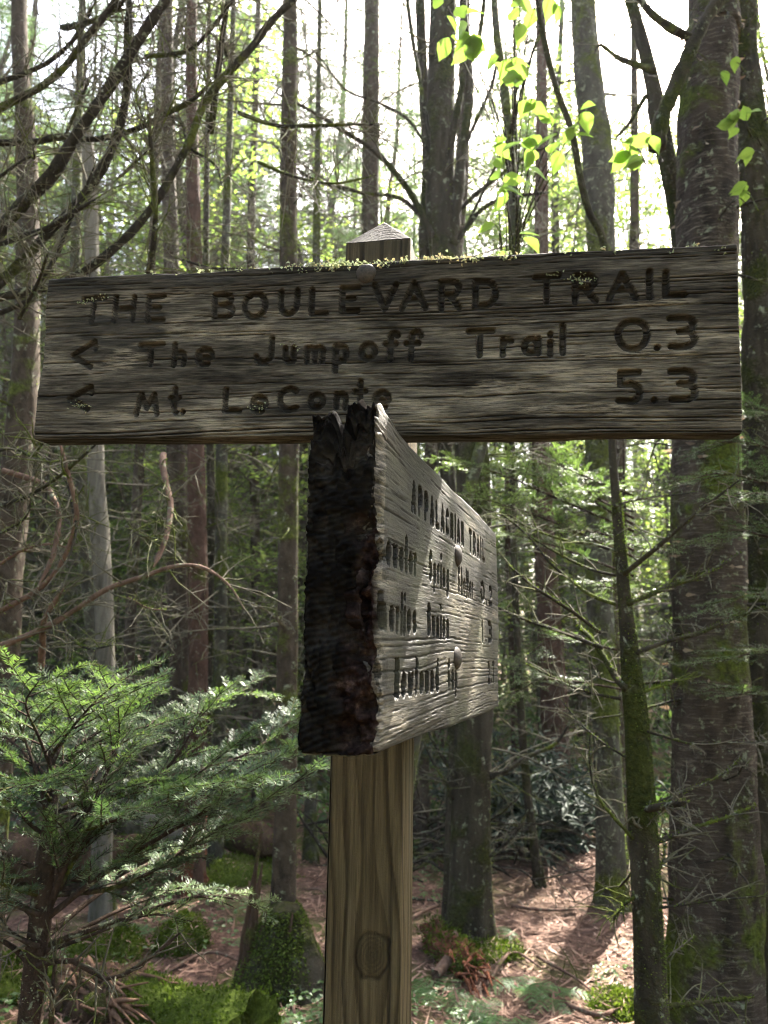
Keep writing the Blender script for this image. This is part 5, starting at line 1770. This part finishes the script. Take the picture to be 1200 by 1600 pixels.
# lower left: a big cushion of moss over a log, shredded wood beside it
p = ground_at(300, 1592)
log('mossy_log', 'big log buried under bright green moss at the bottom left of the post', up(ground_at(185, 1585), .05), up(ground_at(400, 1650), .05), .12, .14, 'mosscore', 201, 8000, 2.0, broken=False, amp=.22)
log('rotten_log', 'shredded brown rotten wood between the fir trunk and the mossy log', up(ground_at(110, 1560), .05), up(ground_at(205, 1600), .06), .10, .13, 'rotgrey', 202, 250, .2, amp=.35)
rl = bpy.data.objects['rotten_log']
b = Buf()
rng = np.random.default_rng(299)
a_, e_ = ground_at(100, 1555), ground_at(215, 1605)
for k in range(130):
    q = a_ + (e_ - a_) * rng.random() + np.array([rng.normal(0, .03), rng.normal(0, .09), rng.uniform(.02, .16)])
    d = norm((e_ - a_) + rng.normal(0, .09, 3))
    P = grow(q, d, rng.uniform(.08, .3), 5, .25, .06, rng)
    tube(b, P, np.linspace(rng.uniform(.006, .016), .003, 5), 4, rng.random())
part('splinters', b, M['shred'], rl, False, True)
mound('moss_hummock', 'moss hummock at the foot of the short sunlit trunk, lower left', 'hummock', 165, 1500, (.18, .16, .13), 203, 5000)
mound('moss_hummock', 'rounded green moss hummock alone between the fir sapling and the torn stump', 'hummock', 283, 1482, (.13, .12, .14), 204, 4000, .45)
mound('moss_hummock', 'low moss hummock at the far left edge under the fir', 'hummock', 15, 1540, (.30, .2, .10), 205, 5000, .35)
mound('moss_hummock', 'sunlit moss cushion beyond the fallen log, left of the slim trunk', 'hummock', 385, 1372, (.3, .22, .12), 206, 4500, .75)
mound('moss_hummock', 'moss cushion by the foot of the black mossy sapling, lower right', 'hummock', 968, 1582, (.13, .10, .06), 207, 4500, .7)
mound('moss_hummock', 'thin moss patch around the foot of the thick mossy trunk', 'hummock', 742, 1490, (.24, .14, .04), 208, 3500, .45)
# torn mossy stump round the slim trunk
c = ground_at(440, 1560)
c[1] = 3.52
c[0] = at(441, 1500, 3.52)[0]
c[2] = g1(c[0], c[1])
st = thing('mossy_stump', 'torn mossy stump with splintered wood around the foot of the slim trunk', 'stump', c)
rng = np.random.default_rng(210)
b = Buf()
P, R = bark(b, [c + [0, 0, -.1], c + [0, 0, .1], c + [.0, 0, .24], c + [0, 0, .34]], [.15, .135, .10, .062], 40, .02, .16, 211, .55, c[2], lobes=4)
part('wood', b, M['mossy'], st, True)
b = Buf()
fuzz(b, P, R * (1 + .55 * np.exp(-np.clip(P[:, 2] - c[2], 0, 1) / .17)), 9000, rng, .015, .3, 1.05, None, .45)
part('moss', b, M['moss'], st, stuff=True)
for (dx, dy, h, w, ln) in ((-.115, -.03, .52, .035, .05), (-.085, -.06, .36, .03, .02), (-.13, .02, .66, .022, .07), (.07, -.07, .26, .03, -.05), (.03, -.09, .34, .025, .0), (-.03, .06, .42, .03, .0)):
    b = Buf()
    q = spline(np.array([c + [dx - ln, dy, -.08], c + [dx - ln * .3, dy, h * .5], c + [dx + .02, dy + .01, h]]), 16)
    R = np.linspace(w * 1.4, .004, 16) * (1 + .25 * vn(np.c_[np.arange(16) * .7, np.zeros(16), np.full(16, h * 9)], 5))
    tube(b, q, R, 7, .5)
    part('splinter', b, M['rotgrey'], st, True)
# fallen logs and the root plate behind the fir sapling
a, e = up(at(250, 1290, 6.0), 0), up(at(438, 1325, 5.2), 0)
log('fallen_log', 'mossy log with a dark broken end resting across the gap left of the slim trunk', at(255, 1262, 6.1), at(440, 1326, 5.1), .13, .10, 'rotgrey', 212, 2500, .1, tint=.75)
log('fallen_log', 'dark fallen log lying across the floor at the far left behind the fir', up(ground_at(-40, 1400), .22), up(ground_at(250, 1385), .18), .16, .13, 'rotgrey', 213, 1500, .1)
log('fallen_log', 'long fallen trunk leaning low behind the grey snag', up(ground_at(60, 1372), .55), up(ground_at(330, 1362), .12), .12, .09, 'snag', 214, 700, -.2)
c = ground_at(297, 1392)
st = thing('red_stump', 'crumbling red stump standing behind the fir sapling', 'stump', c)
b = Buf()
P, R = bark(b, [c + [0, 0, -.05], c + [0, 0, .25], c + [.02, 0, .50]], [.085, .07, .055], 26, .03, .3, 215, .5, c[2])
part('wood', b, M['rotten'], st, True)
b = Buf()
fuzz(b, P, R, 500, np.random.default_rng(9), .014, .8, 1.05, None, .5)
part('moss', b, M['moss'], st, stuff=True)
c = at(275, 1300, 6.3)
rp = thing('root_plate', 'upturned plate of brown roots and earth behind the fir sapling', 'roots', (c[0], c[1], g1(c[0], c[1])))
b = Buf()
V, N = blob(b, c + [0, 0, -.25], (.42, .18, .42), 216, .35, (44, 26), .4, 4.5)
part('earth', b, M['rotten'], rp, True)
b = Buf()
rng = np.random.default_rng(217)
for k in range(40):
    i = rng.integers(0, len(V))
    q = grow(V[i], N[i] + rdir(1, rng)[0] * .5, rng.uniform(.2, .6), 7, .4, .25, rng)
    tube(b, q, np.linspace(.014, .003, 7), 5)
part('roots', b, M['limb'], rp, True, True)
# rotten log right of the post
p0, p1 = up(ground_at(680, 1480), .06), up(ground_at(735, 1535), .055)
log('rotten_log', 'short mossy log with a crumbling red end, just right of the post', p0, p1, .065, .072, 'rotten', 220, 2600, .25, amp=.42)
rl = bpy.data.objects['rotten_log.001']
b = Buf()
for k in range(90):
    q = p1 + (p0 - p1) * rng.uniform(-.1, .35) + rng.normal(0, .045, 3)
    P = grow(q, norm(p1 - p0 + rng.normal(0, .12, 3)), rng.uniform(.03, .12), 4, .2, .1, rng)
    tube(b, P, np.linspace(rng.uniform(.004, .012), .002, 4), 4, rng.random())
part('splinters', b, M['shredred'], rl, False, True)
log('broken_branch', 'stub of broken branch lying against the red rotten log', up(ground_at(680, 1535), .03), up(ground_at(712, 1505), .13), .022, .026, 'redtwig', 221, 0, cat='branch')
# long sticks
rng = np.random.default_rng(225)
for k, (q, r_, lb) in enumerate([(((760, 1545), (800, 1500), (850, 1520)), .010, 'curved bare stick on the needle floor right of the rotten log'), (((885, 1575), (940, 1600), (980, 1570)), .012, 'dark stick sloping towards the foot of the mossy sapling'),
                               (((840, 1500), (905, 1545), (945, 1575)), .009, 'thin straight stick pointing down at the mossy sapling'), (((640, 1440), (690, 1425), (740, 1440)), .012, 'grey fallen branch behind the rotten log'),
                               (((520, 1420), (500, 1400), (470, 1395)), .012, 'short branch on the floor left of the post'), (((250, 1530), (330, 1500), (420, 1530)), .010, 'pale stick on the reddish floor left of the torn stump'),
                               (((448, 1530), (452, 1560), (462, 1600)), .013, 'pale broken branch leaning on the torn mossy stump'), (((800, 1420), (850, 1432), (905, 1425)), .012, 'stick lying across the far end of the path')]):
    P = np.array([up(ground_at(*z), .015 + .02 * (i == 1)) for i, z in enumerate(q)])
    t = thing('stick', lb, 'stick', P[1])
    limb(t, P, r_, r_ * .5, 'redtwig', rng, 5, .14, 'wood')

# pile of dead branches behind the post
c = ground_at(672, 1412)
bp = thing('brush_pile', 'tangle of dead grey branches heaped between the post and the thick mossy trunk', 'brush', c)
b = Buf()
rng = np.random.default_rng(230)
for k in range(60):
    s = c + rng.normal(0, 1, 3) * [.30, .25, .0] + [0, .5, rng.uniform(.0, .35)]
    q = grow(s, [rng.normal(), rng.normal() * .6, rng.uniform(-.1, .8)], rng.uniform(.4, 1.1), 8, .5, .16, rng)
    tube(b, q, np.linspace(rng.uniform(.005, .016), .003, 8), 5)
    twiggy(b, q, .004, rng, 4, .2, .003)
part('branches', b, M['limb'], bp, True, True)

# the dark rhododendron at the end of the path
rng = np.random.default_rng(231)
for k, (px, py, sx, sz, lb) in enumerate([(800, 1408, .42, .62, 'dark drooping rhododendron at the end of the path, its left half'), (880, 1402, .55, .60, 'dark rhododendron bush in the middle at the end of the path'), (960, 1408, .40, .62, 'dark rhododendron bush behind the lichen blotched trunk')]):
    c = ground_at(px, py - 8)
    c[1] += 1.1
    c[2] = g1(c[0], c[1])
    t = thing('rhododendron', lb, 'bush', c)
    b = Buf()
    lf = Buf()
    for q in range(46):
        az = rng.uniform(0, 6.28)
        d = np.array([math.cos(az) * sx, math.sin(az) * sx, sz * rng.uniform(.5, 1.2)])
        P = grow(c, d, np.linalg.norm(d) * rng.uniform(.7, 1.25), 8, .5, .14, rng)
        tube(b, P, np.linspace(.010, .004, 8), 5)
        for e in P[3:]:
            m = rng.integers(5, 9)
            an = rng.uniform(0, 6.28, m)
            dr = np.stack([np.cos(an), np.sin(an), rng.uniform(-1.1, -.2, m)], -1)
            leaves(lf, e + rng.normal(0, .03, (m, 3)), norm(rng.normal(0, .3, (m, 3)) + [0, -.3, .8]), dr, rng.uniform(.07, .12, m), .028, np.clip(rng.normal(.45, .25, m), 0, 1), .15)
    part('stems', b, M['limb'], t, True, True)
    part('leaves', lf, M['rhodo'], t, False, True)

# ferns
def fern(label, px, py, nf, L, seed, tilt=.5):
    rng = np.random.default_rng(seed)
    c = ground_at(px, py)
    t = thing('fern', label, 'fern', c, 'ferns on the forest floor')
    for k in range(nf):
        az = 6.283 * k / nf + rng.normal(0, .3)
        d = np.array([math.cos(az), math.sin(az), tilt + rng.uniform(.1, .5)])
        P = grow(c, d, L * rng.uniform(.75, 1.15), 22, 1.3, .02, rng)
        b = Buf()
        tube(b, P, np.linspace(.0022, .0006, 22), 4, .3)
        T = norm(np.gradient(P, axis=0))
        i = np.repeat(np.arange(4, 22, 1.5).astype(int), 2)
        sg = np.tile([-1, 1], 12)
        f = (i - 3) / 18
        ln = L * .30 * np.sin(np.clip(.18 + f * .82, 0, 1) * math.pi) ** .8 * (1 - .25 * f) + .008
        S = norm(np.cross(T[i], [0, 0, 1.0])) * sg[:, None]
        ax = norm(S + T[i] * .45 + rng.normal(0, .06, (24, 3)))
        up_ = norm(np.cross(S * sg[:, None], T[i]))
        # pinnae built of short leaflets
        for u in np.linspace(.08, 1, 9):
            q = P[i] + ax * (ln * u)[:, None] - up_ * (ln * .18 * u * u)[:, None]
            for s2 in (-1, 1):
                a2 = norm(np.cross(ax, up_) * s2 + ax * .6)
                leaves(b, q, up_ * 1.0, a2, ln * .085 * (1.1 - .6 * u) + .0015, ln * .06 + .001, np.clip(.5 + rng.normal(0, .2, 24), 0, 1), .1)
        part('frond', b, M['fern'], t)
    return t


for k, (px, py, n, L, lb) in enumerate([(690, 1560, 7, .20, 'fern with spread fronds right beside the post, below the rotten log'), (742, 1600, 7, .20, 'fern at the bottom edge right of the post'), (815, 1548, 7, .19, 'sunlit fern right of the rotten log on the path edge'),
                                        (862, 1562, 6, .18, 'bright sunlit fern in the middle of the sunny patch'), (480, 1600, 5, .17, 'small fern squeezed between the torn stump and the post'), (795, 1620, 6, .19, 'fern cut by the bottom edge in front of the sunny patch'),
                                        (780, 1460, 5, .11, 'tiny fern at the foot of the thick mossy trunk'), (395, 1470, 5, .13, 'small fern on the floor left of the torn stump'), (225, 1460, 5, .13, 'small fern beside the lone moss hummock')]):
    fern(lb, px, py, n, L, 240 + k)

# litter: fallen needles, twigs and small leaves
rng = np.random.default_rng(250)
b = Buf()
n = 30000
y = 2.9 + 5.6 * rng.random(n) ** 1.3
x = rng.uniform(-1, 1, n) * (y * .56 + .1)
sz = np.where(rng.random(n) < .2, rng.uniform(.06, .24, n), rng.uniform(.015, .06, n))
az = rng.uniform(0, 6.283, n)
ax = np.stack([np.cos(az), np.sin(az), rng.normal(0, .12, n)], -1)
z = gh(x, y) + .004 + .010 * rng.random(n)
needles(b, np.c_[x, y, z], norm(ax), norm(np.cross(ax, [0, 0, 1.0])), sz, np.where(sz > .06, rng.uniform(.005, .014, n), rng.uniform(.004, .016, n)), np.clip(rng.normal(.5, .28, n), 0, 1), .3)
o = link('needle_litter', b.mesh('needle_litter', M['litter']))
o['kind'] = 'stuff'
b = Buf()
n = 10000
y = 2.9 + 6 * rng.random(n) ** 1.2
x = rng.uniform(-1, 1, n) * (y * .56 + .1)
kp = (vn(np.c_[x * 1.6, y * 1.6, x * 0], 81) + .5 * vn(np.c_[x * 5, y * 5, x * 0], 82) > .12) & ~((np.abs(x - 1.05 - .03 * (y - 4)) < .55) & (y > 3.9))
x, y = x[kp], y[kp]
n = len(x)
h = rng.uniform(.015, .07, n)
for q in range(3):
    an = q * 2.094 + rng.uniform(0, 6.28, n)
    dr = np.stack([np.cos(an), np.sin(an), np.full(n, .05)], -1)
    leaves(b, np.c_[x, y, gh(x, y) + h], norm(rng.normal(0, .2, (n, 3)) + [0, 0, 1]), dr, rng.uniform(.012, .026, n), rng.uniform(.012, .024, n), np.clip(rng.normal(.5, .25, n), 0, 1), .15)
o = link('ground_cover', b.mesh('ground_cover', M['cover']))
o['kind'] = 'stuff'

# undergrowth that closes the view between the trunks
rng = np.random.default_rng(260)
b = Buf()
n = 60000
y = 5.6 + 14 * rng.random(n) ** 1.1
x = rng.uniform(-1, 1, n) * (y * .60 + .5)
cl = vn(np.c_[x * .9, y * .9, x * 0], 83) + .4 * vn(np.c_[x * 2.6, y * 2.6, x * 0], 84)
hmax = np.clip(.45 + .75 * cl, .08, 1.5) * np.clip((y - 5.0) / 2.2, .35, 1.5)
z = hmax * rng.random(n) ** .7
kp = (cl > -.35) & ~((x > .55) & (x < 1.75) & (y < 6.4)) & ~((x < -.5) & (y < 6.6) & (rng.random(n) < .75))
x, y, z = x[kp], y[kp], z[kp]
n = len(x)
sz = rng.uniform(.03, .085, n)
leaves(b, np.c_[x, y, gh(x, y) + z], norm(rng.normal(0, .55, (n, 3)) + [0, 0, .8]), rdir(n, rng) - [0, 0, .3], sz, sz * .5, np.clip(.35 + .4 * vn(np.c_[x * .7, y * .7, x * 0], 85) + rng.normal(0, .18, n), 0, 1))
o = link('undergrowth', b.mesh('undergrowth', M['under']))
o['kind'] = 'stuff'
